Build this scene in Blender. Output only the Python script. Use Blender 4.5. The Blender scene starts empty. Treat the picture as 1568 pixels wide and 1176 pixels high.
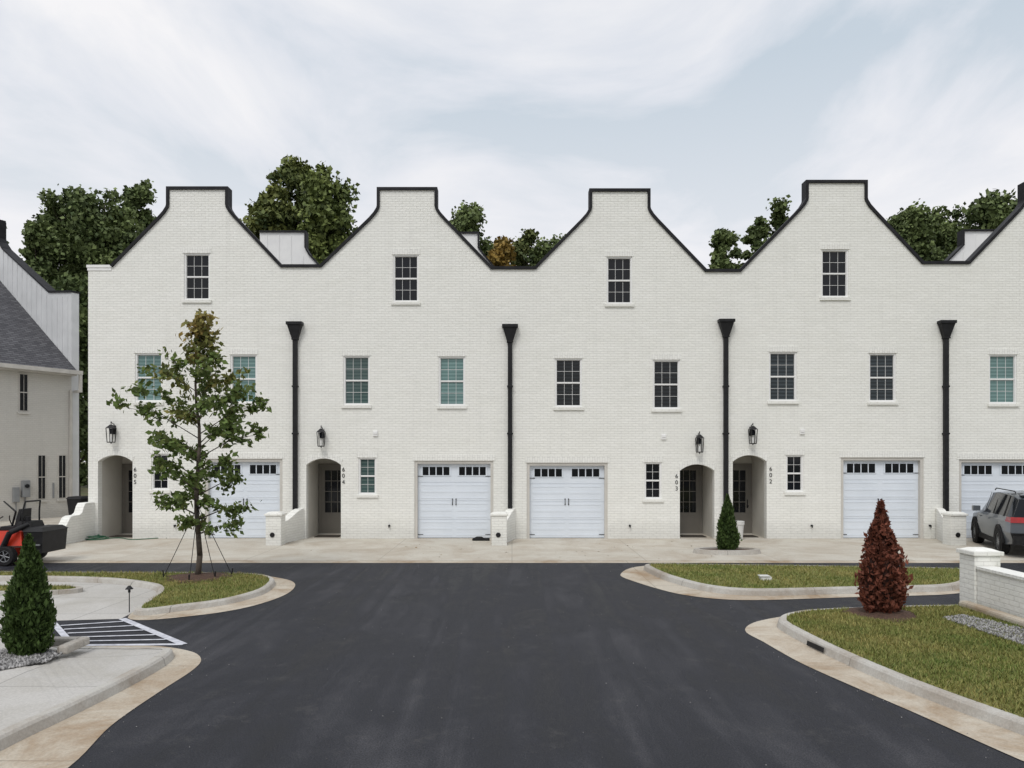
import bpy, bmesh, math, random
import numpy as np
from mathutils import Vector, Matrix
random.seed(4)
RNG = np.random.default_rng(7)
S = bpy.context.scene
CAMH = 2.7778

# ---------- survey helpers (facade plane Y=0, ground plane Z=0) ----------
def FX(p): return (p-784)/45.0
def FZ(p): return (825-p)/45.0
def G(px, py, z=0.0):
    d = 1125*(CAMH-z)/(py-700.0)
    return ((px-784)*d/1125.0, d-25.0)

# ---------- materials ----------
def newmat(name):
    m = bpy.data.materials.new(name); m.use_nodes = True
    nt = m.node_tree
    return m, nt, nt.nodes, nt.links, nt.nodes['Principled BSDF']

def pm(name, c1, c2=None, scale=5, rough=0.7, bump=0.0, bscale=40, metal=0, detail=6, spec=0.5):
    m, nt, N, L, P = newmat(name)
    c2 = c2 or tuple(x*0.85 for x in c1)
    tc = N.new('ShaderNodeTexCoord')
    n = N.new('ShaderNodeTexNoise'); n.inputs['Scale'].default_value = scale; n.inputs['Detail'].default_value = detail
    L.new(tc.outputs['Object'], n.inputs['Vector'])
    r = N.new('ShaderNodeValToRGB')
    r.color_ramp.elements[0].position = .35; r.color_ramp.elements[1].position = .65
    r.color_ramp.elements[0].color = (*c1, 1); r.color_ramp.elements[1].color = (*c2, 1)
    L.new(n.outputs['Fac'], r.inputs['Fac']); L.new(r.outputs['Color'], P.inputs['Base Color'])
    P.inputs['Roughness'].default_value = rough; P.inputs['Metallic'].default_value = metal
    P.inputs['Specular IOR Level'].default_value = spec
    if bump:
        n2 = N.new('ShaderNodeTexNoise'); n2.inputs['Scale'].default_value = bscale; n2.inputs['Detail'].default_value = 4
        L.new(tc.outputs['Object'], n2.inputs['Vector'])
        b = N.new('ShaderNodeBump'); b.inputs['Strength'].default_value = bump; b.inputs['Distance'].default_value = .02
        L.new(n2.outputs['Fac'], b.inputs['Height']); L.new(b.outputs['Normal'], P.inputs['Normal'])
    return m

def brickmat(name, col, mort, bumpst=.6, soldier=False, big=.935):
    m, nt, N, L, P = newmat(name)
    tc = N.new('ShaderNodeTexCoord'); sp = N.new('ShaderNodeSeparateXYZ'); L.new(tc.outputs['Object'], sp.inputs[0])
    ad = N.new('ShaderNodeMath'); ad.operation = 'ADD'; L.new(sp.outputs['X'], ad.inputs[0]); L.new(sp.outputs['Y'], ad.inputs[1])
    cb = N.new('ShaderNodeCombineXYZ')
    if soldier: L.new(sp.outputs['Z'], cb.inputs['X']); L.new(ad.outputs[0], cb.inputs['Y'])
    else: L.new(ad.outputs[0], cb.inputs['X']); L.new(sp.outputs['Z'], cb.inputs['Y'])
    br = N.new('ShaderNodeTexBrick'); br.inputs['Scale'].default_value = 1
    br.inputs['Brick Width'].default_value = .24; br.inputs['Row Height'].default_value = .085
    br.inputs['Mortar Size'].default_value = .008; br.inputs['Mortar Smooth'].default_value = .4
    br.inputs['Color1'].default_value = (*col, 1); br.inputs['Color2'].default_value = (*[c*.955 for c in col], 1)
    br.inputs['Mortar'].default_value = (*mort, 1)
    L.new(cb.outputs[0], br.inputs['Vector'])
    n = N.new('ShaderNodeTexNoise'); n.inputs['Scale'].default_value = .8; n.inputs['Detail'].default_value = 9; n.inputs['Roughness'].default_value = .7
    mp = N.new('ShaderNodeMapping'); mp.inputs['Scale'].default_value = (.7, .7, 3.2)
    L.new(tc.outputs['Object'], mp.inputs['Vector']); L.new(mp.outputs[0], n.inputs['Vector'])
    r = N.new('ShaderNodeValToRGB'); r.color_ramp.elements[0].position = .3; r.color_ramp.elements[1].position = .7
    r.color_ramp.elements[0].color = (big, big, big*.985, 1); r.color_ramp.elements[1].color = (1, 1, 1, 1)
    L.new(n.outputs['Fac'], r.inputs['Fac'])
    mx = N.new('ShaderNodeMix'); mx.data_type = 'RGBA'; mx.blend_type = 'MULTIPLY'; mx.inputs[0].default_value = 1
    L.new(br.outputs['Color'], mx.inputs[6]); L.new(r.outputs['Color'], mx.inputs[7])
    ms = N.new('ShaderNodeMapping'); ms.inputs['Scale'].default_value = (5, 5, .35); L.new(tc.outputs['Object'], ms.inputs['Vector'])
    n3 = N.new('ShaderNodeTexNoise'); n3.inputs['Scale'].default_value = 1; n3.inputs['Detail'].default_value = 5; L.new(ms.outputs[0], n3.inputs['Vector'])
    m3r = N.new('ShaderNodeMapRange'); m3r.inputs[1].default_value = .52; m3r.inputs[2].default_value = .8; m3r.inputs[3].default_value = 1; m3r.inputs[4].default_value = .95
    L.new(n3.outputs['Fac'], m3r.inputs[0])
    m3 = N.new('ShaderNodeMix'); m3.data_type = 'RGBA'; m3.blend_type = 'MULTIPLY'; m3.inputs[0].default_value = 1
    L.new(mx.outputs[2], m3.inputs[6]); L.new(m3r.outputs[0], m3.inputs[7])
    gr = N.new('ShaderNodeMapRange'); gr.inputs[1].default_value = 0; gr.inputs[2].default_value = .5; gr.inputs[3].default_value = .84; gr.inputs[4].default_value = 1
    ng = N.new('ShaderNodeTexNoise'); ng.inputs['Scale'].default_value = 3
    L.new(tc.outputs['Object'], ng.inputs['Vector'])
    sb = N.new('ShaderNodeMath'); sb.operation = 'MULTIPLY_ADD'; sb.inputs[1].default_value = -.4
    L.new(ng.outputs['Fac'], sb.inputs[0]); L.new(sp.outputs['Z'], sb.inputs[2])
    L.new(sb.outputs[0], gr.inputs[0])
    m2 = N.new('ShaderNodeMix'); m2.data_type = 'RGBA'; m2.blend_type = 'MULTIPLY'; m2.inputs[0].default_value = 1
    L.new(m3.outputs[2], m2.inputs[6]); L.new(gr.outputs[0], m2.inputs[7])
    L.new(m2.outputs[2], P.inputs['Base Color'])
    nf = N.new('ShaderNodeTexNoise'); nf.inputs['Scale'].default_value = 12; nf.inputs['Detail'].default_value = 3
    L.new(tc.outputs['Object'], nf.inputs['Vector'])
    sm = N.new('ShaderNodeMath'); sm.operation = 'MULTIPLY_ADD'; sm.inputs[1].default_value = -1.0
    L.new(br.outputs['Fac'], sm.inputs[0]); L.new(nf.outputs['Fac'], sm.inputs[2])
    b = N.new('ShaderNodeBump'); b.inputs['Strength'].default_value = bumpst; b.inputs['Distance'].default_value = .014
    L.new(sm.outputs[0], b.inputs['Height']); L.new(b.outputs['Normal'], P.inputs['Normal'])
    P.inputs['Roughness'].default_value = .7
    return m

M = {}
M['brick'] = brickmat('painted_white_brick', (.85, .85, .81), (.725, .72, .685))
M['soldier'] = brickmat('painted_soldier_brick', (.85, .85, .815), (.70, .695, .67), soldier=True)
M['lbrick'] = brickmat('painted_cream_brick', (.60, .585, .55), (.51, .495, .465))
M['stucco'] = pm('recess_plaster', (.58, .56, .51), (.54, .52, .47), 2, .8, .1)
M['trim'] = pm('white_trim_paint', (.80, .80, .79), (.77, .77, .76), 3, .45)
M['btrim'] = pm('beige_trim_paint', (.56, .54, .50), (.52, .50, .46), 3, .5)
M['gdoor'] = pm('garage_door_paint', (.70, .75, .81), (.66, .71, .77), 1.2, .4)
M['black'] = pm('black_metal', (.010, .010, .011), (.016, .016, .018), 6, .5, spec=.25)
M['cap'] = pm('black_coping', (.010, .010, .012), (.02, .02, .023), 3, .6, spec=.2)
M['door'] = pm('taupe_door_paint', (.17, .155, .135), (.15, .14, .12), 2, .5)
M['board'] = pm('white_board_siding', (.80, .80, .79), (.74, .74, .74), 1.5, .6)
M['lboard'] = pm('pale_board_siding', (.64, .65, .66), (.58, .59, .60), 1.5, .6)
M['roofm'] = pm('dark_metal_roof', (.05, .05, .055), (.07, .07, .075), 2, .7)
M['mat'] = pm('door_mat_fibre', (.03, .025, .02), (.05, .04, .03), 30, .95)
M['bark'] = pm('bark', (.09, .07, .055), (.05, .04, .03), 12, .9, .5, 30)
M['mulch'] = pm('mulch', (.055, .03, .02), (.11, .06, .04), 25, .95, 1, 60)
M['rubber'] = pm('tyre_rubber', (.012, .012, .013), (.02, .02, .02), 10, .8, spec=.25)
M['silver'] = pm('wheel_alloy', (.30, .31, .32), (.22, .23, .24), 5, .4, metal=.6)
M['red'] = pm('red_enamel', (.62, .045, .015), (.52, .03, .012), 4, .35)
M['paintw'] = pm('white_road_paint', (.62, .63, .68), (.42, .43, .48), 9, .7)
M['greenhose'] = pm('green_hose_rubber', (.02, .12, .06), None, 5, .5)
M['stone'] = pm('gravel_stone', (.40, .39, .38), (.18, .18, .19), 7, .85)
M['grass_s'] = pm('lawn_soil_and_thatch', (.12, .15, .035), (.24, .21, .07), 1.6, .95, .6, 50)
M['ground'] = pm('earth_and_grass', (.07, .09, .025), (.12, .10, .05), .4, .95)
M['cream'] = pm('cream_gutter_metal', (.55, .53, .49), None, 3, .5)
M['plate'] = pm('utility_plastic', (.62, .62, .60), None, 4, .6)

def glass(name, c, rough=.05, spec=.3):
    m, nt, N, L, P = newmat(name)
    tc = N.new('ShaderNodeTexCoord'); n = N.new('ShaderNodeTexNoise'); n.inputs['Scale'].default_value = 1.3
    L.new(tc.outputs['Object'], n.inputs['Vector'])
    mx = N.new('ShaderNodeMix'); mx.data_type = 'RGBA'
    mx.inputs[6].default_value = (*c, 1); mx.inputs[7].default_value = (*[x*1.9+.002 for x in c], 1)
    L.new(n.outputs['Fac'], mx.inputs[0]); L.new(mx.outputs[2], P.inputs['Base Color'])
    b = N.new('ShaderNodeBump'); b.inputs['Strength'].default_value = .05; L.new(n.outputs['Fac'], b.inputs['Height']); L.new(b.outputs[0], P.inputs['Normal'])
    P.inputs['Roughness'].default_value = rough; P.inputs['Specular IOR Level'].default_value = spec
    return m
def blinds(name, c, dark):
    m, nt, N, L, P = newmat(name)
    tc = N.new('ShaderNodeTexCoord'); w = N.new('ShaderNodeTexWave'); w.bands_direction = 'Z'
    w.inputs['Scale'].default_value = 2.6; w.inputs['Distortion'].default_value = .15
    L.new(tc.outputs['Object'], w.inputs['Vector'])
    mx = N.new('ShaderNodeMix'); mx.data_type = 'RGBA'; mx.inputs[6].default_value = (*dark, 1); mx.inputs[7].default_value = (*c, 1)
    L.new(w.outputs['Fac'], mx.inputs[0])
    n = N.new('ShaderNodeTexNoise'); n.inputs['Scale'].default_value = .7; L.new(tc.outputs['Object'], n.inputs['Vector'])
    m2 = N.new('ShaderNodeMix'); m2.data_type = 'RGBA'; m2.blend_type = 'MULTIPLY'; m2.inputs[0].default_value = .6
    L.new(mx.outputs[2], m2.inputs[6]); L.new(n.outputs['Fac'], m2.inputs[7]); L.new(m2.outputs[2], P.inputs['Base Color'])
    P.inputs['Roughness'].default_value = .1; P.inputs['Specular IOR Level'].default_value = .35
    return m
M['glass'] = glass('dark_window_glass', (.004, .005, .007))
M['teal'] = blinds('teal_blinds_behind_glass', (.23, .37, .36), (.13, .24, .23))
M['teald'] = blinds('dim_teal_blinds_behind_glass', (.13, .19, .18), (.06, .11, .11))
M['dkbl'] = blinds('dark_blinds_behind_glass', (.05, .068, .078), (.010, .018, .022))
M['dkbl2'] = blinds('black_blinds_behind_glass', (.016, .022, .026), (.003, .005, .006))

def concrete(name, c, stain, joint=2.4, jy=None, dirt=.5):
    m, nt, N, L, P = newmat(name)
    tc = N.new('ShaderNodeTexCoord')
    br = N.new('ShaderNodeTexBrick'); br.offset = 0; br.inputs['Scale'].default_value = 1
    br.inputs['Brick Width'].default_value = joint; br.inputs['Row Height'].default_value = jy or joint
    br.inputs['Mortar Size'].default_value = .010; br.inputs['Mortar Smooth'].default_value = .3
    br.inputs['Color1'].default_value = (*c, 1); br.inputs['Color2'].default_value = (*[x*.92 for x in c], 1)
    br.inputs['Mortar'].default_value = (*[x*.5 for x in c], 1)
    L.new(tc.outputs['Object'], br.inputs['Vector'])
    n = N.new('ShaderNodeTexNoise'); n.inputs['Scale'].default_value = .8; n.inputs['Detail'].default_value = 9; n.inputs['Roughness'].default_value = .7; n.inputs['Distortion'].default_value = .6
    L.new(tc.outputs['Object'], n.inputs['Vector'])
    r = N.new('ShaderNodeValToRGB'); r.color_ramp.elements[0].position = .42; r.color_ramp.elements[1].position = .66
    r.color_ramp.elements[0].color = (0, 0, 0, 1); r.color_ramp.elements[1].color = (dirt, dirt, dirt, 1)
    L.new(n.outputs['Fac'], r.inputs['Fac'])
    mx = N.new('ShaderNodeMix'); mx.data_type = 'RGBA'; mx.inputs[7].default_value = (*stain, 1)
    L.new(br.outputs['Color'], mx.inputs[6]); L.new(r.outputs['Color'], mx.inputs[0])
    n2 = N.new('ShaderNodeTexNoise'); n2.inputs['Scale'].default_value = 38; n2.inputs['Detail'].default_value = 6; n2.inputs['Roughness'].default_value = .7
    L.new(tc.outputs['Object'], n2.inputs['Vector'])
    mr = N.new('ShaderNodeMapRange'); mr.inputs[1].default_value = .25; mr.inputs[2].default_value = .75; mr.inputs[3].default_value = .78; mr.inputs[4].default_value = 1.18
    L.new(n2.outputs['Fac'], mr.inputs[0])
    m2 = N.new('ShaderNodeMix'); m2.data_type = 'RGBA'; m2.blend_type = 'MULTIPLY'; m2.inputs[0].default_value = 1
    L.new(mx.outputs[2], m2.inputs[6]); L.new(mr.outputs[0], m2.inputs[7]); L.new(m2.outputs[2], P.inputs['Base Color'])
    b = N.new('ShaderNodeBump'); b.inputs['Strength'].default_value = .3; b.inputs['Distance'].default_value = .01
    L.new(n2.outputs['Fac'], b.inputs['Height']); L.new(b.outputs[0], P.inputs['Normal'])
    P.inputs['Roughness'].default_value = .85
    return m
M['apron'] = concrete('driveway_concrete', (.54, .51, .445), (.37, .31, .24), 3.6, 2.9, .75)
M['walk'] = concrete('sidewalk_concrete', (.49, .475, .45), (.36, .34, .30), 1.5, 1.5, .6)
M['kerb'] = concrete('kerb_concrete', (.48, .465, .43), (.27, .22, .17), 3.05, 3.05, .8)
M['gutter'] = concrete('gutter_concrete', (.51, .46, .38), (.28, .19, .11), 3.05, 3.05, .95)

def asphalt():
    m, nt, N, L, P = newmat('asphalt')
    tc = N.new('ShaderNodeTexCoord')
    n = N.new('ShaderNodeTexNoise'); n.inputs['Scale'].default_value = .5; n.inputs['Detail'].default_value = 12; n.inputs['Roughness'].default_value = .72; n.inputs['Distortion'].default_value = .9
    mp0 = N.new('ShaderNodeMapping'); mp0.inputs['Scale'].default_value = (1.0, .6, 1); L.new(tc.outputs['Object'], mp0.inputs[0]); L.new(mp0.outputs[0], n.inputs['Vector'])
    mp = N.new('ShaderNodeMapping'); mp.inputs['Scale'].default_value = (2.1, .12, 1); L.new(tc.outputs['Object'], mp.inputs[0])
    ns = N.new('ShaderNodeTexNoise'); ns.inputs['Scale'].default_value = 1; ns.inputs['Detail'].default_value = 6; ns.inputs['Distortion'].default_value = .9; L.new(mp.outputs[0], ns.inputs['Vector'])
    mxf = N.new('ShaderNodeMix'); mxf.data_type = 'FLOAT'; mxf.inputs[0].default_value = .42
    L.new(n.outputs['Fac'], mxf.inputs[2]); L.new(ns.outputs['Fac'], mxf.inputs[3])
    r = N.new('ShaderNodeValToRGB'); e = r.color_ramp.elements
    e[0].position = .40; e[0].color = (.0125, .0135, .0180, 1); e[1].position = .64; e[1].color = (.055, .0555, .062, 1)
    k = e.new(.51); k.color = (.0255, .0268, .0330, 1)
    L.new(mxf.outputs[0], r.inputs['Fac'])
    v = N.new('ShaderNodeTexNoise'); v.inputs['Scale'].default_value = 60; v.inputs['Detail'].default_value = 4; v.inputs['Roughness'].default_value = .7; L.new(tc.outputs['Object'], v.inputs['Vector'])
    mr = N.new('ShaderNodeMapRange'); mr.inputs[1].default_value = .3; mr.inputs[2].default_value = .7; mr.inputs[3].default_value = .35; mr.inputs[4].default_value = 1.7; L.new(v.outputs['Fac'], mr.inputs[0])
    m1 = N.new('ShaderNodeMix'); m1.data_type = 'RGBA'; m1.blend_type = 'MULTIPLY'; m1.inputs[0].default_value = 1
    L.new(r.outputs['Color'], m1.inputs[6]); L.new(mr.outputs[0], m1.inputs[7])
    d = N.new('ShaderNodeTexNoise'); d.inputs['Scale'].default_value = 1.5; d.inputs['Detail'].default_value = 14; d.inputs['Roughness'].default_value = .85; L.new(tc.outputs['Object'], d.inputs['Vector'])
    dr = N.new('ShaderNodeValToRGB'); dr.color_ramp.elements[0].position = .54; dr.color_ramp.elements[1].position = .76
    dr.color_ramp.elements[1].color = (.55, .55, .55, 1); L.new(d.outputs['Fac'], dr.inputs['Fac'])
    m2 = N.new('ShaderNodeMix'); m2.data_type = 'RGBA'; m2.inputs[7].default_value = (.115, .11, .105, 1)
    L.new(dr.outputs['Color'], m2.inputs[0]); L.new(m1.outputs[2], m2.inputs[6]); L.new(m2.outputs[2], P.inputs['Base Color'])
    b = N.new('ShaderNodeBump'); b.inputs['Strength'].default_value = .6; b.inputs['Distance'].default_value = .012
    L.new(v.outputs['Fac'], b.inputs['Height']); L.new(b.outputs[0], P.inputs['Normal'])
    rr = N.new('ShaderNodeMapRange'); rr.inputs[1].default_value = .4; rr.inputs[2].default_value = .6; rr.inputs[3].default_value = .5; rr.inputs[4].default_value = .9; L.new(mxf.outputs[0], rr.inputs[0]); L.new(rr.outputs[0], P.inputs['Roughness'])
    P.inputs['Specular IOR Level'].default_value = .22
    return m
M['asphalt'] = asphalt()

def shingle():
    m, nt, N, L, P = newmat('roof_shingles')
    tc = N.new('ShaderNodeTexCoord'); sp = N.new('ShaderNodeSeparateXYZ'); L.new(tc.outputs['Object'], sp.inputs[0])
    cb = N.new('ShaderNodeCombineXYZ'); ad = N.new('ShaderNodeMath'); ad.operation = 'MULTIPLY_ADD'; ad.inputs[1].default_value = .57
    L.new(sp.outputs['X'], ad.inputs[0]); L.new(sp.outputs['Y'], ad.inputs[2]); L.new(ad.outputs[0], cb.inputs['X']); L.new(sp.outputs['Z'], cb.inputs['Y'])
    br = N.new('ShaderNodeTexBrick'); br.inputs['Scale'].default_value = 1; br.inputs['Brick Width'].default_value = .34; br.inputs['Row Height'].default_value = .10
    br.inputs['Mortar Size'].default_value = .012; br.inputs['Color1'].default_value = (.055, .055, .063, 1); br.inputs['Color2'].default_value = (.11, .11, .12, 1); br.inputs['Mortar'].default_value = (.02, .02, .024, 1)
    L.new(cb.outputs[0], br.inputs['Vector']); L.new(br.outputs['Color'], P.inputs['Base Color']); P.inputs['Roughness'].default_value = .9
    return m
M['shingle'] = shingle()

def leafmat(name, tr):
    m, nt, N, L, P = newmat(name)
    a = N.new('ShaderNodeAttribute'); a.attribute_name = 'tint'
    L.new(a.outputs['Color'], P.inputs['Base Color']); P.inputs['Roughness'].default_value = .65
    P.inputs['Specular IOR Level'].default_value = .2
    if tr:
        t = N.new('ShaderNodeBsdfTranslucent'); L.new(a.outputs['Color'], t.inputs['Color'])
        mx = N.new('ShaderNodeMixShader'); mx.inputs[0].default_value = tr
        L.new(P.outputs[0], mx.inputs[1]); L.new(t.outputs[0], mx.inputs[2])
        L.new(mx.outputs[0], N['Material Output'].inputs['Surface'])
    return m
M['leaf'] = leafmat('leaves', .3)
M['leafb'] = leafmat('distant_leaves', 0)

# ---------- mesh builder ----------
def parent_to(o, par):
    if par is not None:
        o.parent = par; o.matrix_parent_inverse = Matrix.Translation(-par.location)
def empty(name, loc):
    e = bpy.data.objects.new(name, None); e.location = loc; e.empty_display_size = .3
    S.collection.objects.link(e); return e
class MB:
    def __init__(s): s.v = []; s.f = []; s.m = []; s.T = None
    def add(s, vs, fs, m=0):
        o = len(s.v)
        s.v += [tuple(s.T(*v)) if s.T else tuple(v) for v in vs]
        s.f += [tuple(i+o for i in f) for f in fs]; s.m += [m]*len(fs)
    def box(s, x0, x1, y0, y1, z0, z1, m=0):
        s.add([(x0,y0,z0),(x1,y0,z0),(x1,y1,z0),(x0,y1,z0),(x0,y0,z1),(x1,y0,z1),(x1,y1,z1),(x0,y1,z1)],
              [(0,3,2,1),(4,5,6,7),(0,1,5,4),(1,2,6,5),(2,3,7,6),(3,0,4,7)], m)
    def frus(s, a, b, m=0):
        s.add([(a[0],a[2],a[4]),(a[1],a[2],a[4]),(a[1],a[3],a[4]),(a[0],a[3],a[4]),(b[0],b[2],b[4]),(b[1],b[2],b[4]),(b[1],b[3],b[4]),(b[0],b[3],b[4])],
              [(0,3,2,1),(4,5,6,7),(0,1,5,4),(1,2,6,5),(2,3,7,6),(3,0,4,7)], m)
    def prismY(s, pts, y0, y1, m=0, mtop=None):
        n = len(pts); vs = [(x,y0,z) for x,z in pts]+[(x,y1,z) for x,z in pts]
        s.add(vs, [tuple(range(n)), tuple(range(2*n-1,n-1,-1))], m)
        o = len(s.v)-2*n
        for i in range(n):
            j = (i+1) % n
            s.f.append((o+i, o+n+i, o+n+j, o+j)); 
            dx = abs(pts[j][0]-pts[i][0]); s.m.append(mtop if (mtop is not None and dx > .02) else m)
    def prismX(s, pts, x0, x1, m=0):
        n = len(pts); vs = [(x0,y,z) for y,z in pts]+[(x1,y,z) for y,z in pts]
        s.add(vs, [tuple(range(n)), tuple(range(2*n-1,n-1,-1))]+[(i,n+i,n+(i+1)%n,(i+1)%n) for i in range(n)], m)
    def cyl(s, a, b, r0, r1=None, n=12, m=0):
        r1 = r0 if r1 is None else r1
        a = Vector(a); b = Vector(b); d = (b-a).normalized()
        u = d.orthogonal().normalized(); w = d.cross(u)
        vs = []
        for c, r in ((a, r0), (b, r1)):
            for i in range(n):
                t = 2*math.pi*i/n; vs.append(c+u*math.cos(t)*r+w*math.sin(t)*r)
        s.add(vs, [(i,(i+1)%n,n+(i+1)%n,n+i) for i in range(n)]+[tuple(range(n-1,-1,-1)), tuple(range(n,2*n))], m)
    def tube(s, pts, rs, n=7, m=0):
        for i in range(len(pts)-1):
            s.cyl(pts[i], pts[i+1], rs[i], rs[i+1], n, m)
    def ring(s, c, axis, R, r, n=24, k=8, m=0):
        c = Vector(c); ax = Vector(axis).normalized(); u = ax.orthogonal().normalized(); w = ax.cross(u)
        vs = []
        for i in range(n):
            t = 2*math.pi*i/n; d = u*math.cos(t)+w*math.sin(t)
            for j in range(k):
                q = 2*math.pi*j/k; vs.append(c+d*(R+r*math.cos(q))+ax*r*math.sin(q))
        s.add(vs, [(i*k+j, ((i+1)%n)*k+j, ((i+1)%n)*k+(j+1)%k, i*k+(j+1)%k) for i in range(n) for j in range(k)], m)
    def build(s, name, mats, par=None, smooth=False, bevel=0, sub=0):
        me = bpy.data.meshes.new(name); me.from_pydata(s.v, [], s.f)
        for m in mats: me.materials.append(M[m] if isinstance(m, str) else m)
        for p, mi in zip(me.polygons, s.m): p.material_index = mi; p.use_smooth = smooth
        bm = bmesh.new(); bm.from_mesh(me); bmesh.ops.recalc_face_normals(bm, faces=bm.faces); bm.to_mesh(me); bm.free()
        o = bpy.data.objects.new(name, me); S.collection.objects.link(o); parent_to(o, par)
        if bevel:
            b = o.modifiers.new('bevel', 'BEVEL'); b.width = bevel; b.segments = 2; b.limit_method = 'ANGLE'
        return o

def curve_wall(name, outer, holes, y0, y1, mat, par):
    cu = bpy.data.curves.new(name+'_c', 'CURVE'); cu.dimensions = '2D'; cu.fill_mode = 'BOTH'; cu.extrude = (y1-y0)/2
    for poly in [outer]+holes:
        sp = cu.splines.new('POLY'); sp.points.add(len(poly)-1)
        for i, (x, z) in enumerate(poly): sp.points[i].co = (x, z, 0, 1)
        sp.use_cyclic_u = True
    ob = bpy.data.objects.new(name+'_c', cu); S.collection.objects.link(ob)
    dg = bpy.context.evaluated_depsgraph_get()
    me = bpy.data.meshes.new_from_object(ob.evaluated_get(dg))
    bpy.data.objects.remove(ob)
    for v in me.vertices:
        x, z, t = v.co; v.co = (x, (y0+y1)/2 - t, z)
    bm = bmesh.new(); bm.from_mesh(me); bmesh.ops.remove_doubles(bm, verts=bm.verts, dist=1e-5); bmesh.ops.recalc_face_normals(bm, faces=bm.faces); bm.to_mesh(me); bm.free()
    me.materials.clear(); me.materials.append(M[mat])
    for p in me.polygons: p.use_smooth = False
    o = bpy.data.objects.new(name, me); S.collection.objects.link(o); parent_to(o, par); return o

# ---------- townhouses ----------
def gable(xl, xa, xb, xr, ybl, ybr, yst, ytop):
    return [(xl,ybl),(xa-14,yst+13),(xa-6,yst+4),(xa-1,yst-4),(xa,yst-8),(xa,ytop),(xb,ytop),(xb,yst-8),(xb+1,yst-4),(xb+6,yst+4),(xb+14,yst+13),(xr,ybr)]

def cap_strip(mb, path, h, y0, y1):
    n = len(path); P = [Vector((x, z)) for x, z in path]; off = []
    for i in range(n):
        ns = []
        if i > 0: d = (P[i]-P[i-1]).normalized(); ns.append(Vector((-d.y, d.x)))
        if i < n-1: d = (P[i+1]-P[i]).normalized(); ns.append(Vector((-d.y, d.x)))
        a = sum(ns, Vector((0, 0))).normalized(); c = a.dot(ns[0]); off.append(a/max(c, .5))
    out = [P[i]+off[i]*h for i in range(n)]; inn = [P[i]-off[i]*.012 for i in range(n)]
    for i in range(n-1):
        q = [inn[i], out[i], out[i+1], inn[i+1]]
        mb.prismY([(v.x, v.y) for v in q], y0, y1)

def window(mb, x0, x1, z0, z1, cols, rows, gm, yb=0.0):
    f = .05
    mb.box(x0-f, x0, yb+.03, yb+.14, z0-f, z1+f, 0); mb.box(x1, x1+f, yb+.03, yb+.14, z0-f, z1+f, 0)
    mb.box(x0, x1, yb+.032, yb+.14, z1, z1+f, 0); mb.box(x0, x1, yb+.032, yb+.14, z0-f, z0, 0)
    zm = (z0+z1)/2
    mb.box(x0, x1, yb+.10, yb+.12, z0, z1, gm)
    s = .018
    mb.box(x0, x1, yb+.055, yb+.10, zm-.014, zm+.014, 0)
    for a, b in ((z0, zm-.014), (zm+.014, z1)):
        mb.box(x0, x0+s, yb+.06, yb+.098, a, b, 0); mb.box(x1-s, x1, yb+.06, yb+.098, a, b, 0)
        mb.box(x0+s, x1-s, yb+.062, yb+.098, b-s*.8, b, 0); mb.box(x0+s, x1-s, yb+.062, yb+.098, a, a+s*.8, 0)
        for i in range(1, cols):
            xx = x0+(x1-x0)*i/cols; mb.box(xx-.005, xx+.005, yb+.088, yb+.0985, a+.018, b-.018, 0)
        for j in range(1, rows):
            zz = a+(b-a)*j/rows; mb.box(x0+.018, x1-.018, yb+.090, yb+.098, zz-.005, zz+.005, 0)

def lantern(name, x, z, par):
    mb = MB(); w = .11; y = -.2
    mb.box(x-.06, x+.06, -.03, -.002, z+.0, z+.3)
    mb.cyl((x, -.02, z+.34), (x, y, z+.40), .012, n=8); mb.cyl((x, -.02, z+.22), (x, -.02, z+.36), .012, n=8)
    mb.cyl((x, y, z+.41), (x, y, z+.31), .012, n=8)
    mb.ring((x, y, z+.40), (1, 0, 0), .025, .007, 12, 6)
    mb.frus((x-w*1.15, x+w*1.15, y-w*1.15, y+w*1.15, z+.20), (x-.03, x+.03, y-.03, y+.03, z+.32))
    mb.box(x-w*.85, x+w*.85, y-w*.85, y+w*.85, z-.29, z-.26)
    mb.cyl((x, y, z-.26), (x, y, z-.34), .03, .008, 8)
    for sx in (-1, 1):
        for sy in (-1, 1):
            mb.cyl((x+sx*w*.8, y+sy*w*.8, z-.26), (x+sx*w*1.02, y+sy*w*1.02, z+.2), .014, n=6)
    mb.cyl((x, y, z-.25), (x, y, z-.08), .02, .02, 8, 1)
    mb.cyl((x, y-.001, z+.0), (x, y-.001, z+.19), .05, .07, 8, 2)
    mb.build(name, ['black', 'trim', 'glass'], par)

def arch(x0, x1, z0, ztop, rise=.22, n=14):
    w = (x1-x0)/2; zs = ztop-rise; R = (w*w+rise*rise)/(2*rise); cx = (x0+x1)/2; cz = ztop-R
    a = math.asin(w/R); pts = [(x0, z0)]
    for i in range(n+1):
        t = -a+2*a*i/n; pts.append((cx+R*math.sin(t), cz+R*math.cos(t)))
    pts.append((x1, z0)); return pts

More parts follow.
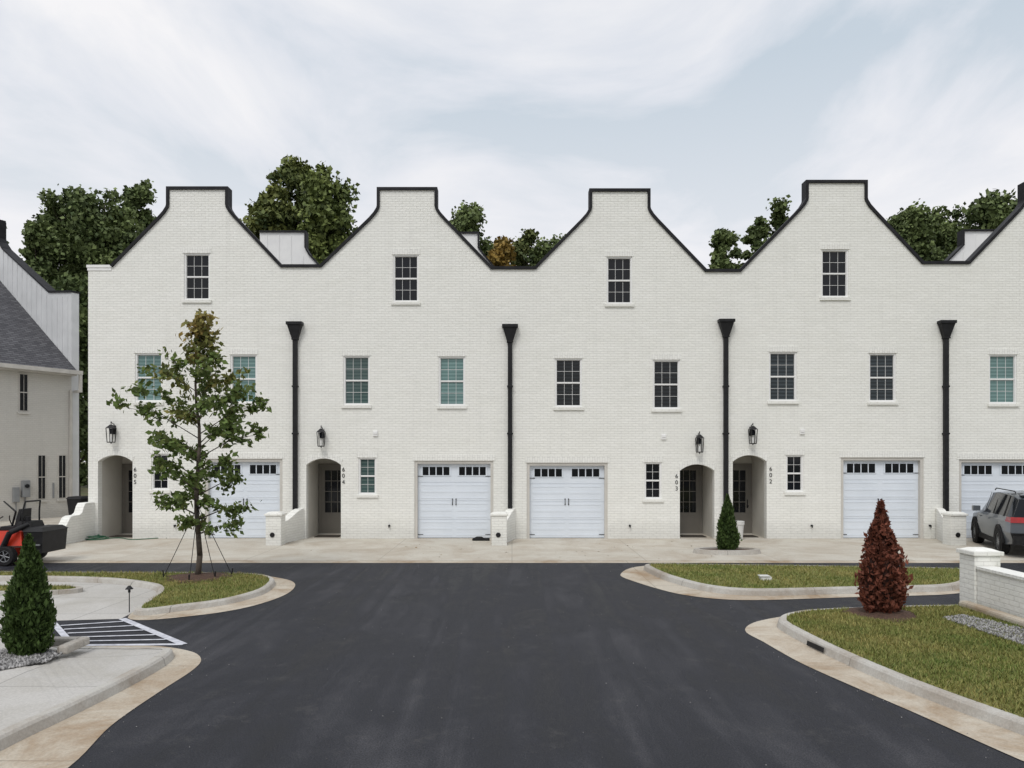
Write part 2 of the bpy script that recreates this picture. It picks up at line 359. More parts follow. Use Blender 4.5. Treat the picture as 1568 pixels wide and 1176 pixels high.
units = [
 dict(x0=135,x1=453.5,b0=409,b1=409,g=(172,259,346,430,409,409,322,290),top=(284,319,390,457),mids=[(209,246,543,613),(355,391,545,615)],bl=['teal','teal'],
      small=(234,256,697,748),gar=(318,428,707),arch=(150,203,697),lan=(175,665),num='605',nx=207,ny=712),
 dict(x0=453.5,x1=781.5,b0=409,b1=412,g=(492,581,666,752,409,412,324,291),top=(604,639,392,460),mids=[(528,564,547,618),(674,710,548,619)],bl=['teald','teal'],
      small=(551,574,703,755),gar=(639,751,710),arch=(469,522,702),lan=(494,671),num='604',nx=526,ny=712,sq=(575,664)),
 dict(x0=781.5,x1=1110.5,b0=412,b1=416,g=(820,906,992,1080,412,416,326,293),top=(931,966,395,463),mids=[(852,889,551,621),(1002,1039,553,624)],bl=['dkbl2','dkbl2'],
      small=(989,1011,710,762),gar=(811,926,713),arch=(1041,1094,711),lan=(1069,680),num='603',nx=1036,ny=722,sq=(1016,669)),
 dict(x0=1110.5,x1=1446.5,b0=416,b1=404,g=(1134,1237,1324,1412,416,404,312,280),top=(1260,1297,384,453),mids=[(1180,1218,541,612),(1333,1370,543,613)],bl=['dkbl','dkbl'],
      small=(1206,1228,699,751),gar=(1292,1410,705),arch=(1122,1174,697),lan=(1150,667),num='602',nx=1180,ny=711,sq=(1228,661)),
 dict(x0=1446.5,x1=1783,b0=404,b1=404,g=(1484,1572,1659,1746,404,404,314,282),top=(1598,1634,386,455),mids=[(1517,1555,545,616),(1670,1707,546,617)],bl=['teal','teal'],
      small=(1656,1678,701,753),gar=(1473,1588,708),arch=(1712,1765,699),lan=(1738,669),num='601',nx=1704,ny=713),
]
for k, u in enumerate(units):
    X0, X1 = FX(u['x0']), FX(u['x1'])
    root = empty('brick_townhouse', ((X0+X1)/2, 0, 0))
    prof = [(u['x0'], u['b0'])]+gable(*u['g'])+[(u['x1'], u['b1'])]
    W = [(FX(a), FZ(b)) for a, b in prof]
    outer = [(X0, -.12)]+W+[(X1, -.12)]
    holes = []; sills = MB(); win = MB()
    mats = ['trim', 'glass']+u['bl']
    wins = [(u['top'], 3, 2, 1)]+[(m, 3, 2, 2+i) for i, m in enumerate(u['mids'])]+[(u['small'], 2, 2, 2 if k == 1 else 1)]
    for (a, b, c, d), cols, rows, gm in wins:
        x0, x1, z1, z0 = FX(a), FX(b), FZ(c), FZ(d); f = .05
        holes.append([(x0-f, z0-f), (x0-f, z1+f), (x1+f, z1+f), (x1+f, z0-f)])
        window(win, x0, x1, z0, z1, cols, rows, gm)
        sills.box(x0-f-.06, x1+f+.06, -.055, .03, z0-f-.1, z0-f-.002, 0)
        sills.box(x0-f-.05, x1+f+.05, -.012, .02, z1+f+.002, z1+f+.2, 1)
    ga, gb, gt = u['gar']; gx0, gx1, gz = FX(ga), FX(gb), FZ(gt)
    holes.append([(gx0-.1, -.06), (gx0-.1, gz+.1), (gx1+.1, gz+.1), (gx1+.1, -.06)])
    sills.box(gx0-.16, gx1+.16, -.014, .02, gz+.103, gz+.31, 1)
    aa, ab, at = u['arch']; ax0, ax1, az = FX(aa), FX(ab), FZ(at)
    ap = arch(ax0, ax1, -.06, az); holes.append(ap)
    curve_wall('front_wall', outer, holes, 0, .25, 'brick', root)
    sills.build('sills_and_lintels', ['brick', 'soldier'], root)
    win.build('windows', mats, root)
    ar = MB(); inner = ap[1:-1]; cx = (ax0+ax1)/2
    for i in range(len(inner)-1):
        p, q = inner[i], inner[i+1]
        d = Vector((p[0]-cx, 1.6)).normalized(); e = Vector((q[0]-cx, 1.6)).normalized()
        ar.prismY([(p[0], p[1]+.003), (p[0]+d.x*.2, p[1]+d.y*.2), (q[0]+e.x*.2, q[1]+e.y*.2), (q[0], q[1]+.003)], -.012, .02)
    ar.build('arch_ring', ['soldier'], root)
    gd = MB()
    gd.box(gx0-.1, gx0, .03, .24, -.03, gz+.1, 1); gd.box(gx1, gx1+.1, .03, .24, -.03, gz+.1, 1); gd.box(gx0, gx1, .032, .24, gz, gz+.1, 1)
    H = gz-.02; gw = gx1-gx0
    for r in range(4):
        za = .02+H*r/4; zb = .02+H*(r+1)/4-.012
        gd.box(gx0, gx1, .17, .2, za, zb, 0)
        gd.box(gx0, gx1, .185, .21, zb, zb+.012, 0)
        if r < 3:
            for (p, q) in ((.04, .47), (.53, .96)):
                xa, xb = gx0+gw*p, gx0+gw*q
                for zc in (za+.09, (za+zb)/2, zb-.09):
                    hh = .035 if zc == (za+zb)/2 else .02
                    gd.box(xa, xb, .162, .171, zc-hh, zc+hh, 0)
        else:
            for (p, q) in ((.06, .44), (.56, .94)):
                xa, xb = gx0+gw*p, gx0+gw*q; ya, yb2 = za+.24, zb-.10
                gd.box(xa-.03, xb+.03, .15, .168, ya-.03, yb2+.03, 0)
                for i in range(4):
                    wa = xa+(xb-xa)*i/4+.018; wb = xa+(xb-xa)*(i+1)/4-.018
                    gd.box(wa, wb, .144, .152, ya, yb2, 2)
    xm = (gx0+gx1)/2
    for s in (-1, 1):
        gd.box(xm+s*.06-.009, xm+s*.06+.009, .13, .15, 1.14, 1.36, 3)
        gd.box(xm+s*.06-.016, xm+s*.06+.016, .145, .168, 1.32, 1.36, 3); gd.box(xm+s*.06-.016, xm+s*.06+.016, .145, .168, 1.14, 1.18, 3)
        xe = gx0 if s < 0 else gx1
        for zz in (.12, H-.42):
            gd.box(min(xe, xe-s*.18), max(xe, xe-s*.18), .15, .168, zz, zz+.018, 3)
    gd.box(gx0, gx1, .165, .205, .0, .02, 3)
    gd.build('garage_door', ['gdoor', 'btrim', 'glass', 'black'], root)
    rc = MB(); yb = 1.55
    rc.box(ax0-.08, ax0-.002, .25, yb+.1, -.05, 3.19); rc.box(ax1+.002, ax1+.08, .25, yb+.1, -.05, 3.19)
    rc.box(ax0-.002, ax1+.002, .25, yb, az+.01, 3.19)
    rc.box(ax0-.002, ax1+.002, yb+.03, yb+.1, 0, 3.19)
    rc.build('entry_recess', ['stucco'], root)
    dr = MB(); c = (ax0+ax1)/2; hw = .47; dh = 2.44
    dr.box(c-hw-.1, c-hw, yb-.04, yb+.03, 0, dh+.1, 1); dr.box(c+hw, c+hw+.1, yb-.04, yb+.03, 0, dh+.1, 1); dr.box(c-hw, c+hw, yb-.038, yb+.03, dh, dh+.1, 1)
    dr.box(c-hw, c-hw+.13, yb-.03, yb+.01, .03, dh, 0); dr.box(c+hw-.13, c+hw, yb-.03, yb+.01, .03, dh, 0)
    dr.box(c-hw+.13, c+hw-.13, yb-.03, yb+.01, dh-.14, dh, 0); dr.box(c-hw+.13, c+hw-.13, yb-.03, yb+.01, .03, .78, 0)
    dr.box(c-hw+.2, c+hw-.2, yb-.042, yb-.03, .2, .62, 0)
    dr.box(c-hw+.13, c+hw-.13, yb-.01, yb+.005, .78, dh-.14, 2)
    for i in (1, 2):
        xx = c-hw+.13+(2*hw-.26)*i/3; dr.box(xx-.012, xx+.012, yb-.025, yb-.009, .78, dh-.14, 0)
    for j in range(1, 4):
        zz = .78+(dh-.92)*j/4; dr.box(c-hw+.13, c+hw-.13, yb-.027, yb-.0095, zz-.012, zz+.012, 0)
    sgn = -1 if k in (2,) else 1
    dr.box(c+sgn*(hw-.065)-.02, c+sgn*(hw-.065)+.02, yb-.045, yb-.03, .95, 1.25, 3)
    dr.cyl((c+sgn*(hw-.065), yb-.03, 1.02), (c+sgn*(hw-.065), yb-.1, 1.02), .03, n=10, m=3)
    dr.box(c-hw-.1, c+hw+.1, yb-.12, yb+.03, -.02, .03, 4)
    dr.build('entry_door', ['door', 'door', 'glass', 'black', 'kerb'], root)
    mt = MB(); mt.box(c-.42, c+.42, .35, .95, .012, .035); mt.build('door_mat', ['mat'], root, bevel=.005)
    lantern('wall_lantern', FX(u['lan'][0]), FZ(u['lan'][1]), root)
    for i, ch in enumerate(u['num']):
        cu = bpy.data.curves.new('digit', 'FONT'); cu.body = ch; cu.size = .20; cu.extrude = .006; cu.offset = -.001; cu.align_x = 'CENTER'
        o = bpy.data.objects.new('digit', cu); S.collection.objects.link(o)
        me = bpy.data.meshes.new_from_object(o.evaluated_get(bpy.context.evaluated_depsgraph_get())); bpy.data.objects.remove(o)
        me.materials.clear(); me.materials.append(M['black'])
        o = bpy.data.objects.new('house_number_digit', me); S.collection.objects.link(o)
        o.rotation_euler = (math.pi/2, 0, 0); o.location = (FX(u['nx']), -.010, FZ(u['ny']+10+i*9.5))
        parent_to(o, root)
    if 'sq' in u:
        sq = MB(); x, z = FX(u['sq'][0]), FZ(u['sq'][1]); sq.box(x-.08, x+.08, -.05, -.001, z-.09, z+.09); sq.box(x-.06, x+.06, -.07, -.05, z-.02, z+.07)
        sq.build('vent_cover', ['trim'], root, bevel=.008)
    hb = MB(); hx = (gx0-.95 if k in (1,) else gx1+.85 if k == 2 else gx0-1.1)
    hb.cyl((hx, 0, .45), (hx, -.07, .45), .035, n=8); hb.cyl((hx, -.07, .45), (hx, -.09, .39), .02, n=8); hb.build('hose_bib', ['black'], root)
    cp = MB()
    path = W[1:] if k == 0 else W
    cap_strip(cp, path, .085, -.06, .33); cp.build('black_coping', ['cap'], root)
    if k == 0:
        c2 = MB(); c2.box(X0-.04, W[1][0]-.002, -.04, .33, W[0][1]-.02, W[0][1]+.07); c2.box(X0-.02, W[1][0]-.03, -.02, 0, W[0][1]-.12, W[0][1]-.02); c2.build('corner_cornice', ['trim'], root)
    bd = MB()
    low = [(x, max(min(z-1.1, 10.2), 8.6)) for x, z in W]
    bd.prismY([(X0, 3.2)]+[(X0, 8.5)]+[(x, z) for x, z in low[1:-1]]+[(X1, 8.5), (X1, 3.2)], .251, .9, 0, 1)
    bd.box(X0+.001, X1-.001, .9, 11, 3.2, 8.6, 0)
    bd.box(X0+.001, X1-.001, .92, 10.98, 8.6, 8.68, 1)
    bd.box(X0, X1, 2.3, 11, -.05, 3.2, 0)
    if k == 0: bd.box(X0, X0+.2, .25, 2.3, -.05, 3.2, 0)
    bd.build('rear_mass_and_roof', ['brick', 'roofm'], root)

roots = [o for o in S.objects if o.name.startswith('brick_townhouse')]
for pts, ri in [
    ([(-10.5,8),(-10.5,12.15),(-8.62,12.15),(-8.62,11.5),(-8.45,11.2),(-7.9,10.6),(-7.9,8)], 0),
    ([(-3.3,8),(-3.3,12.1),(-1.42,12.1),(-1.42,11.5),(-1.2,11.2),(-.7,10.6),(-.7,8)], 1),
    ([(18.0,8),(18.0,10.8),(18.6,11.4),(18.8,11.6),(18.8,12.2),(20.7,12.2),(20.7,8)], 4)]:
    root = roots[ri]
    mb = MB(); mb.prismY(pts, 5.6, 5.9)
    x = pts[1][0]+.3
    while x < pts[-2][0]-.1:
        top = min([p[1] for p in pts if abs(p[0]-x) < .5 and p[1] > 9]+[12.1]) - .05
        mb.box(x-.015, x+.015, 5.58, 5.6, 8, max(top, 10.2)); x += .5
    mb.build('rear_parapet', ['board'], root)
    cp = MB(); cap_strip(cp, pts[1:-1], .05, 5.52, 5.95); cp.build('rear_parapet_coping', ['cap'], root)

for i, (px, pt) in enumerate([(453, 494), (781, 498), (1110.5, 490), (1446.5, 492)]):
    x = FX(px); zt = FZ(pt); mb = MB(); zl = 0.95 if i in (0, 1, 3) else .12
    mb.box(x-.27, x+.27, -.26, -.004, zt-.10, zt)
    mb.frus((x-.10, x+.10, -.16, -.005, zt-.56), (x-.24, x+.24, -.23, -.005, zt-.10))
    mb.box(x-.11, x+.11, -.17, -.006, zt-.6, zt-.56)
    mb.box(x-.075, x+.075, -.135, -.02, zl, zt-.6)
    for zz in (FZ(664), FZ(664)+1.6):
        mb.box(x-.1, x+.1, -.145, -.003, zz-.03, zz+.03)
    mb.build('downspout', ['black'], roots[i], bevel=.006)

def wing(xc, x_f, steps=False):
    root = empty('low_brick_wall', (xc, -1, 0)); mb = MB()
    if not steps:
        n = 10; top = [(-1.58, .70)]
        for i in range(n+1):
            t = i/n; top.append((-1.45+1.44*t, .70+.34*(3*t*t-2*t**3)))
        x0, x1 = xc-.13, xc+.13
        pts = [(-1.58, -.02)]+top+[(-.006, -.02)]
        m0 = len(pts); off = x_f-xc
        vs = [(x0+off*(1+p[0]/1.6), p[0], p[1]) for p in pts]+[(x1+off*(1+p[0]/1.6), p[0], p[1]) for p in pts]
        mb.add(vs, [tuple(range(m0)), tuple(range(2*m0-1, m0-1, -1))]+[(i, m0+i, m0+(i+1) % m0, (i+1) % m0) for i in range(m0)])
        mb.build('wall', ['brick'], root, bevel=.01)
        p = MB(); p.box(xc-.24, xc+.24, -1.98, -1.52, -.02, .94); p.frus((xc-.28, xc+.28, -2.02, -1.48, .94), (xc-.28, xc+.28, -2.02, -1.48, 1.0)); p.frus((xc-.26, xc+.26, -2.0, -1.5, 1.0), (xc-.18, xc+.18, -1.92, -1.58, 1.05))
        p.build('pier', ['brick'], root, bevel=.008)
        l = MB(); l.ring((xc-.03, -1.99, .34), (0, 1, 0), .06, .018, 16, 6); l.cyl((xc-.03, -1.975, .34), (xc-.03, -2.0, .34), .05, n=12)
        l.build('step_light', ['black'], root)
    else:
        pts = [(-2.4, -.02), (-2.4, .52), (-1.75, .52), (-1.6, .56), (-1.48, .70), (-1.35, .84), (-1.2, .88), (-.85, .88), (-.7, .95), (-.6, 1.15), (-.5, 1.25), (-.006, 1.25), (-.006, -.02)]
        mb.prismX(pts, xc-.14, xc+.14); mb.build('wall', ['brick'], root, bevel=.01)
        p = MB(); p.box(xc-.24, xc+.24, -2.8, -2.35, -.02, .62); p.box(xc-.28, xc+.28, -2.84, -2.31, .62, .69); p.build('pier', ['brick'], root, bevel=.008)
wing(-7.48, -7.2); wing(-.40, 0.0); wing(14.0, 14.55); wing(-14.35, -14.35, True)

# ---------- neighbouring house on the left ----------
C = Vector((-20.5, 9.7)); E = Vector((-.5, -.866)); Gd = Vector((-.866, .5))
def LT(u, v, z): p = C+E*u+Gd*v; return (p.x, p.y, z)
lh = empty('shingled_brick_house', (C.x-4, C.y, 0))
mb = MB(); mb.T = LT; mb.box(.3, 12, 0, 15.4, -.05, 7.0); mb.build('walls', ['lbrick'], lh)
mb = MB(); mb.T = LT
vz = [(-.45, 6.82), (7.7, 12.75), (15.85, 6.82), (15.85, 6.68), (7.7, 12.5), (-.45, 6.68)]
n = len(vz); mb.add([(.31, v, z) for v, z in vz]+[(12.3, v, z) for v, z in vz], [(0,1,4,5),(1,2,3,4),(6,11,10,7),(7,10,9,8)]+[(i, n+i, n+(i+1) % n, (i+1) % n) for i in range(n)])
mb.build('shingle_roof', ['shingle'], lh)
mb = MB(); mb.T = LT
mb.box(.1, 12.3, -.6, -.452, 6.62, 6.80); mb.box(.3, 12.2, -.45, -.002, 6.56, 6.66); mb.box(.12, .24, -.58, -.47, 5.9, 6.62); mb.box(.12, .24, -.58, -.05, 5.8, 5.9); mb.box(.32, .42, -.12, -.02, 0, 5.9)
mb.build('gutter_and_downspout', ['cream'], lh)
gp = [(0,-.05),(0,10.5),(1.9,10.7),(6.2,13.4),(6.6,13.8),(6.75,14.1),(6.75,14.95),(8.65,14.95),(8.65,14.1),(8.8,13.8),(9.2,13.4),(13.5,10.7),(15.4,10.5),(15.4,-.05)]
mb = MB(); mb.T = LT; n = len(gp)
mb.add([(-.05, v, z) for v, z in gp]+[(.299, v, z) for v, z in gp], [tuple(range(n)), tuple(range(2*n-1, n-1, -1))]+[(i, n+i, n+(i+1) % n, (i+1) % n) for i in range(n)])
v = .3
while v < 6.5:
    zt = 10.4 if v < 1.9 else 10.6+(v-1.9)*.64
    mb.box(.299, .325, v-.025, v+.025, 7.2+v*.7, zt); v += .45
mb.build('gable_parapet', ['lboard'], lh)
mb = MB(); mb.T = LT
for i in range(1, n-2):
    a, b = gp[i], gp[i+1]
    h = .09
    if abs(a[0]-b[0]) < .01: mb.box(-.1, .36, min(a[0], a[0]-.06), a[0]+.001, min(a[1], b[1]), max(a[1], b[1]))
    else: mb.add([(-.1, a[0]-.02, a[1]), (-.1, b[0], b[1]), (-.1, b[0], b[1]+h), (-.1, a[0]-.02, a[1]+h), (.36, a[0]-.02, a[1]), (.36, b[0], b[1]), (.36, b[0], b[1]+h), (.36, a[0]-.02, a[1]+h)], [(0,1,2,3),(4,5,6,7),(0,1,5,4),(2,3,7,6),(0,3,7,4),(1,2,6,5)])
mb.build('parapet_coping', ['cap'], lh)
mb = MB(); mb.T = LT
for (u0, u1, z0, z1) in ((2.25, 2.55, 4.85, 6.45), (1.5, 1.78, .9, 2.85), (.6, .88, .9, 2.85), (5.2, 5.6, .9, 2.85), (5.2, 5.6, 4.85, 6.45)):
    mb.box(u0-.05, u1+.05, -.03, -.001, z0-.05, z1+.05, 0); mb.box(u0, u1, -.045, -.03, z0, z1, 1)
    mb.box(u0, u1, -.055, -.045, (z0+z1)/2-.02, (z0+z1)/2+.02, 0); mb.box((u0+u1)/2-.008, (u0+u1)/2+.008, -.052, -.045, z0, z1, 0)
    mb.box(u0-.1, u1+.1, -.07, -.001, z0-.15, z0-.06, 2)
mb.build('windows', ['cream', 'glass', 'lbrick'], lh)
mb = MB(); mb.T = LT
mb.box(2.2, 2.5, -.2, -.001, 1.0, 1.75, 0); mb.box(2.62, 2.85, -.16, -.001, .8, 1.45, 0); mb.cyl((2.35, -.2, 1.5), (2.35, -.27, 1.5), .09, n=12, m=1); mb.cyl((2.35, -.06, 0), (2.35, -.06, 1.0), .03, n=8, m=0); mb.cyl((2.72, -.06, 0), (2.72, -.06, .8), .025, n=8, m=0)
mb.box(1.1, 1.16, -.06, -.001, .9, 1.6, 0)
mb.build('electric_meter', [pm('grey_meter_metal', (.25, .26, .27), None, 4, .5), 'glass'], lh, bevel=.01)
def bin_(x, y):
    r = empty('trash_bin', (x, y, 0)); mb = MB()
    mb.frus((x-.22, x+.22, y-.25, y+.25, .08), (x-.3, x+.3, y-.33, y+.33, 1.0)); mb.frus((x-.33, x+.33, y-.37, y+.35, 1.0), (x-.28, x+.28, y-.25, y+.3, 1.1))
    mb.cyl((x-.3, y+.3, .12), (x+.3, y+.3, .12), .12, n=14); mb.cyl((x-.25, y+.4, .98), (x+.25, y+.4, .98), .02, n=8)
    mb.build('bin_body', ['black'], r, bevel=.02)
bin_(-18.6, 6.5); bin_(-17.8, 6.9)

# ---------- ground ----------
def sheet(name, pts, z, mat, par=None):
    me = bpy.data.meshes.new(name); me.from_pydata([(p[0], p[1], z) for p in pts], [], [tuple(range(len(pts)))])
    me.materials.append(M[mat] if isinstance(mat, str) else mat)
    bm = bmesh.new(); bm.from_mesh(me)
    for f in bm.faces:
        f.normal_update()
        if f.normal.z < 0: f.normal_flip()
    bm.to_mesh(me); bm.free()
    o = bpy.data.objects.new(name, me); S.collection.objects.link(o); parent_to(o, par); return o
sheet('ground', [(-400,-400),(400,-400),(400,400),(-400,400)], -.012, 'ground')
sheet('asphalt_road', [(-70,-60),(70,-60),(70,-5.6),(-70,-5.6)], 0.0, 'asphalt')
sheet('concrete_driveway', [(-28,-5.30),(40,-5.30),(40,2.2),(-14.6,2.2),(-14.6,14),(-28,14)], .006, 'apron')
sheet('driveway_gutter', [(-28,-5.74),(40,-5.74),(40,-5.31),(-28,-5.31)], .005, 'gutter')

def catmull(P, k=6):
    out = []; n = len(P)
    for i in range(n):
        p0, p1, p2, p3 = [np.array(P[(i+j-1) % n]) for j in range(4)]
        L = np.linalg.norm(p2-p1)
        for s in range(k):
            t = s/k
            def tan(a, b, c):
                d = (c-a); l = np.linalg.norm(d)
                return d/l*min(L, np.linalg.norm(b-a), np.linalg.norm(c-b))*1.0 if l > 0 else d*0
            m1, m2 = tan(p0, p1, p2), tan(p1, p2, p3)
            out.append((2*t**3-3*t*t+1)*p1+(t**3-2*t*t+t)*m1+(-2*t**3+3*t*t)*p2+(t**3-t*t)*m2)
    return np.array(out)
def inset(P, d):
    n = len(P); area = 0
    for i in range(n): a, b = P[i], P[(i+1) % n]; area += a[0]*b[1]-b[0]*a[1]
    sg = 1 if area > 0 else -1
    out = []
    for i in range(n):
        a, b = P[(i-1) % n], P[(i+1) % n]; t = b-a; t = t/(np.linalg.norm(t)+1e-9)
        out.append(P[i]+sg*d*np.array([-t[1], t[0]]))
    return np.array(out)
def loop_strip(mb, A, za, B, zb, m=0):
    n = len(A); za = np.broadcast_to(za, n); zb = np.broadcast_to(zb, n)
    mb.add([(*A[i], za[i]) for i in range(n)]+[(*B[i], zb[i]) for i in range(n)], [(i, (i+1) % n, n+(i+1) % n, n+i) for i in range(n)], m)

def island(name, kerb, gut, topmat, h=.13, hs=None, kw=.15):
    K = catmull(kerb); Gt = catmull(gut)
    if len(K) != len(Gt): raise Exception('island mismatch %d %d' % (len(K), len(Gt)))
    c = K.mean(0); root = empty(name, (c[0], c[1], 0))
    Z = np.full(len(K), h)
    if hs is not None:
        hh = np.array(hs, float); Z = np.array([hh[i//6]*(1-(i % 6)/6)+hh[(i//6+1) % len(hh)]*((i % 6)/6) for i in range(len(K))])
    K1 = inset(K, .025); K2 = inset(K, .05); K3 = inset(K, kw)
    mb = MB(); loop_strip(mb, Gt, .007, K, .009); mb.build('gutter', ['gutter'], root)
    mb = MB(); loop_strip(mb, K, .0, K1, Z*.8); loop_strip(mb, K1, Z*.8, K2, Z); loop_strip(mb, K2, Z, K3, Z+.002); mb.build('kerb', ['kerb'], root, smooth=False)
    n = len(K3)
    me = bpy.data.meshes.new('top'); me.from_pydata([(*K3[i], Z[i]-.004) for i in range(n)], [], [tuple(range(n))]); me.materials.append(M[topmat])
    bm = bmesh.new(); bm.from_mesh(me); bmesh.ops.triangulate(bm, faces=bm.faces)
    for f in bm.faces:
        if f.normal.z < 0: f.normal_flip()
    bm.to_mesh(me); bm.free()
    o = bpy.data.objects.new('lawn_surface' if topmat == 'grass_s' else 'paved_surface', me); S.collection.objects.link(o); parent_to(o, root)
    return root, K3

kA = [G(*p) for p in [(985,873),(1003,870),(1100,871.5),(1250,873.5),(1476,878),(1483,886),(1480,900),(1440,906.5),(1300,910),(1180,913),(1118,911),(1065,903),(1015,888)]]
gA = [G(*p) for p in [(950,880),(985,867),(1100,868.6),(1250,870),(1482,875),(1492,886),(1490,904),(1442,911),(1300,915),(1180,919),(1105,918),(1035,909),(975,892)]]
rA, lawnA = island('traffic_island', kA, gA, 'grass_s')
inner1 = [G(*p) for p in [(222,927),(240,913),(232,903),(170,894),(60,890.5),(-250,889)]]
k1 = [G(*p) for p in [(-250,880),(60,882),(250,882.5),(375,884),(412,888),(422,896),(403,911),(350,926),(280,936),(208,943)]]+inner1
g1 = [G(*p) for p in [(-250,878),(60,879.5),(250,880),(390,881),(440,888),(452,897),(435,912),(380,930),(300,943),(200,949)]]+inner1
r1, lawn1 = island('traffic_island', k1, g1, 'grass_s', h=.11, kw=.13)
kB = [G(*p) for p in [(1450,936.5),(1310,940),(1235,944),(1198,951),(1190,961),(1212,976),(1265,1004),(1345,1041),(1440,1080),(1568,1128)]]+[(5.5,-19.2),(6.1,-24),(6.3,-32),(26,-32),(26,-11.8)]
gB = [G(*p) for p in [(1450,933),(1310,936),(1225,941),(1160,952),(1141,966),(1170,984),(1225,1015),(1300,1049),(1400,1092),(1568,1167)]]+[(4.95,-19.2),(5.5,-24),(5.7,-32),(26.1,-32.1),(26.1,-11.7)]
rB, lawnB = island('lawn_verge', kB, gB, 'grass_s')
kC = [(-25,-14.1)]+[G(*p) for p in [(20,990),(110,991),(222,992),(256,997),(267,1006),(253,1021),(200,1052),(120,1093),(0,1152)]]+[(-4.85,-20),(-5.2,-32),(-25,-32)]
gC = [(-25.01,-14.09)]+[G(*p) for p in [(20,989),(110,989.5),(235,989.5),(292,998),(308,1011),(292,1029),(238,1064),(170,1112),(105,1176)]]+[(-4.0,-20),(-4.4,-32),(-25.01,-32.01)]
rC, padC = island('sidewalk', kC, gC, 'walk', hs=[.13,.13,.02,.02,.06,.12,.13,.13,.13,.13,.13,.13,.13])
sheet('concrete_walkway', [G(*p) for p in [(-300,886),(200,889),(243,905),(240,915),(215,932),(185,948),(80,951),(62,966),(110,990),(-300,986)]], .005, 'walk')
def stripe(mb, a, b, w, z=.010):
    a = Vector(a); b = Vector(b); d = (b-a).normalized(); nrm = Vector((-d.y, d.x))*w/2
    mb.add([(a.x-nrm.x, a.y-nrm.y, z), (b.x-nrm.x, b.y-nrm.y, z), (b.x+nrm.x, b.y+nrm.y, z), (a.x+nrm.x, a.y+nrm.y, z)], [(0, 1, 2, 3)])
mk = MB()
P1, P2, P3, P4 = G(82,955), G(187,948), G(281,987.5), G(112,989)
stripe(mk, P1, P4, .10); stripe(mk, P2, P3, .12, .0105)
for t in (.12, .3, .48, .66, .83):
    a = Vector(P1).lerp(Vector(P4), t); b = Vector(P2).lerp(Vector(P3), t); stripe(mk, a+Vector((.08, 0)), b-Vector((.09, 0)), .06)
stripe(mk, Vector(P4), Vector(P3), .10, .011)
mk.build('crosswalk_marking', ['paintw'])
rO = empty('oval_planting_bed', (*G(40,907), 0)); mb = MB()
cO = G(25, 907); n = 28
A = np.array([(cO[0]+1.35*math.cos(2*math.pi*i/n), cO[1]+.42*math.sin(2*math.pi*i/n)) for i in range(n)]); B = np.array([(cO[0]+1.22*math.cos(2*math.pi*i/n), cO[1]+.32*math.sin(2*math.pi*i/n)) for i in range(n)])
loop_strip(mb, A, 0, A, .09); loop_strip(mb, A, .09, B, .09); mb.build('kerb', ['kerb'], rO); sheet('lawn_surface', list(B), .085, 'grass_s', rO)

# ---------- scattered meshes ----------
def in_poly(P, poly):
    x, y = P[:, 0], P[:, 1]; ins = np.zeros(len(P), bool); n = len(poly); j = n-1
    for i in range(n):
        xi, yi = poly[i]; xj, yj = poly[j]
        c = ((yi > y) != (yj > y)) & (x < (xj-xi)*(y-yi)/((yj-yi)+1e-12)+xi); ins ^= c; j = i
    return ins
def scatter_pts(poly, dens, box=None):
    poly = np.array(poly); lo, hi = poly.min(0), poly.max(0)
    if box: lo = np.maximum(lo, box[:2]); hi = np.minimum(hi, box[2:])
    n = int(np.prod(hi-lo)*dens); P = lo+(hi-lo)*RNG.random((n, 2)); return P[in_poly(P, poly)]
def tinted(name, V, F, C, mat, par=None):
    me = bpy.data.meshes.new(name); nv = len(V); k = F.shape[1]
    me.vertices.add(nv); me.vertices.foreach_set('co', V.astype(np.float32).ravel())
    me.loops.add(F.size); me.loops.foreach_set('vertex_index', F.astype(np.int32).ravel())
    me.polygons.add(len(F)); me.polygons.foreach_set('loop_start', np.arange(0, F.size, k, dtype=np.int32)); me.polygons.foreach_set('loop_total', np.full(len(F), k, dtype=np.int32))
    a = me.color_attributes.new('tint', 'FLOAT_COLOR', 'POINT')
    a.data.foreach_set('color', np.hstack([C, np.ones((nv, 1))]).astype(np.float32).ravel())
    me.update(calc_edges=True); me.materials.append(mat)
    o = bpy.data.objects.new(name, me); S.collection.objects.link(o); parent_to(o, par); return o
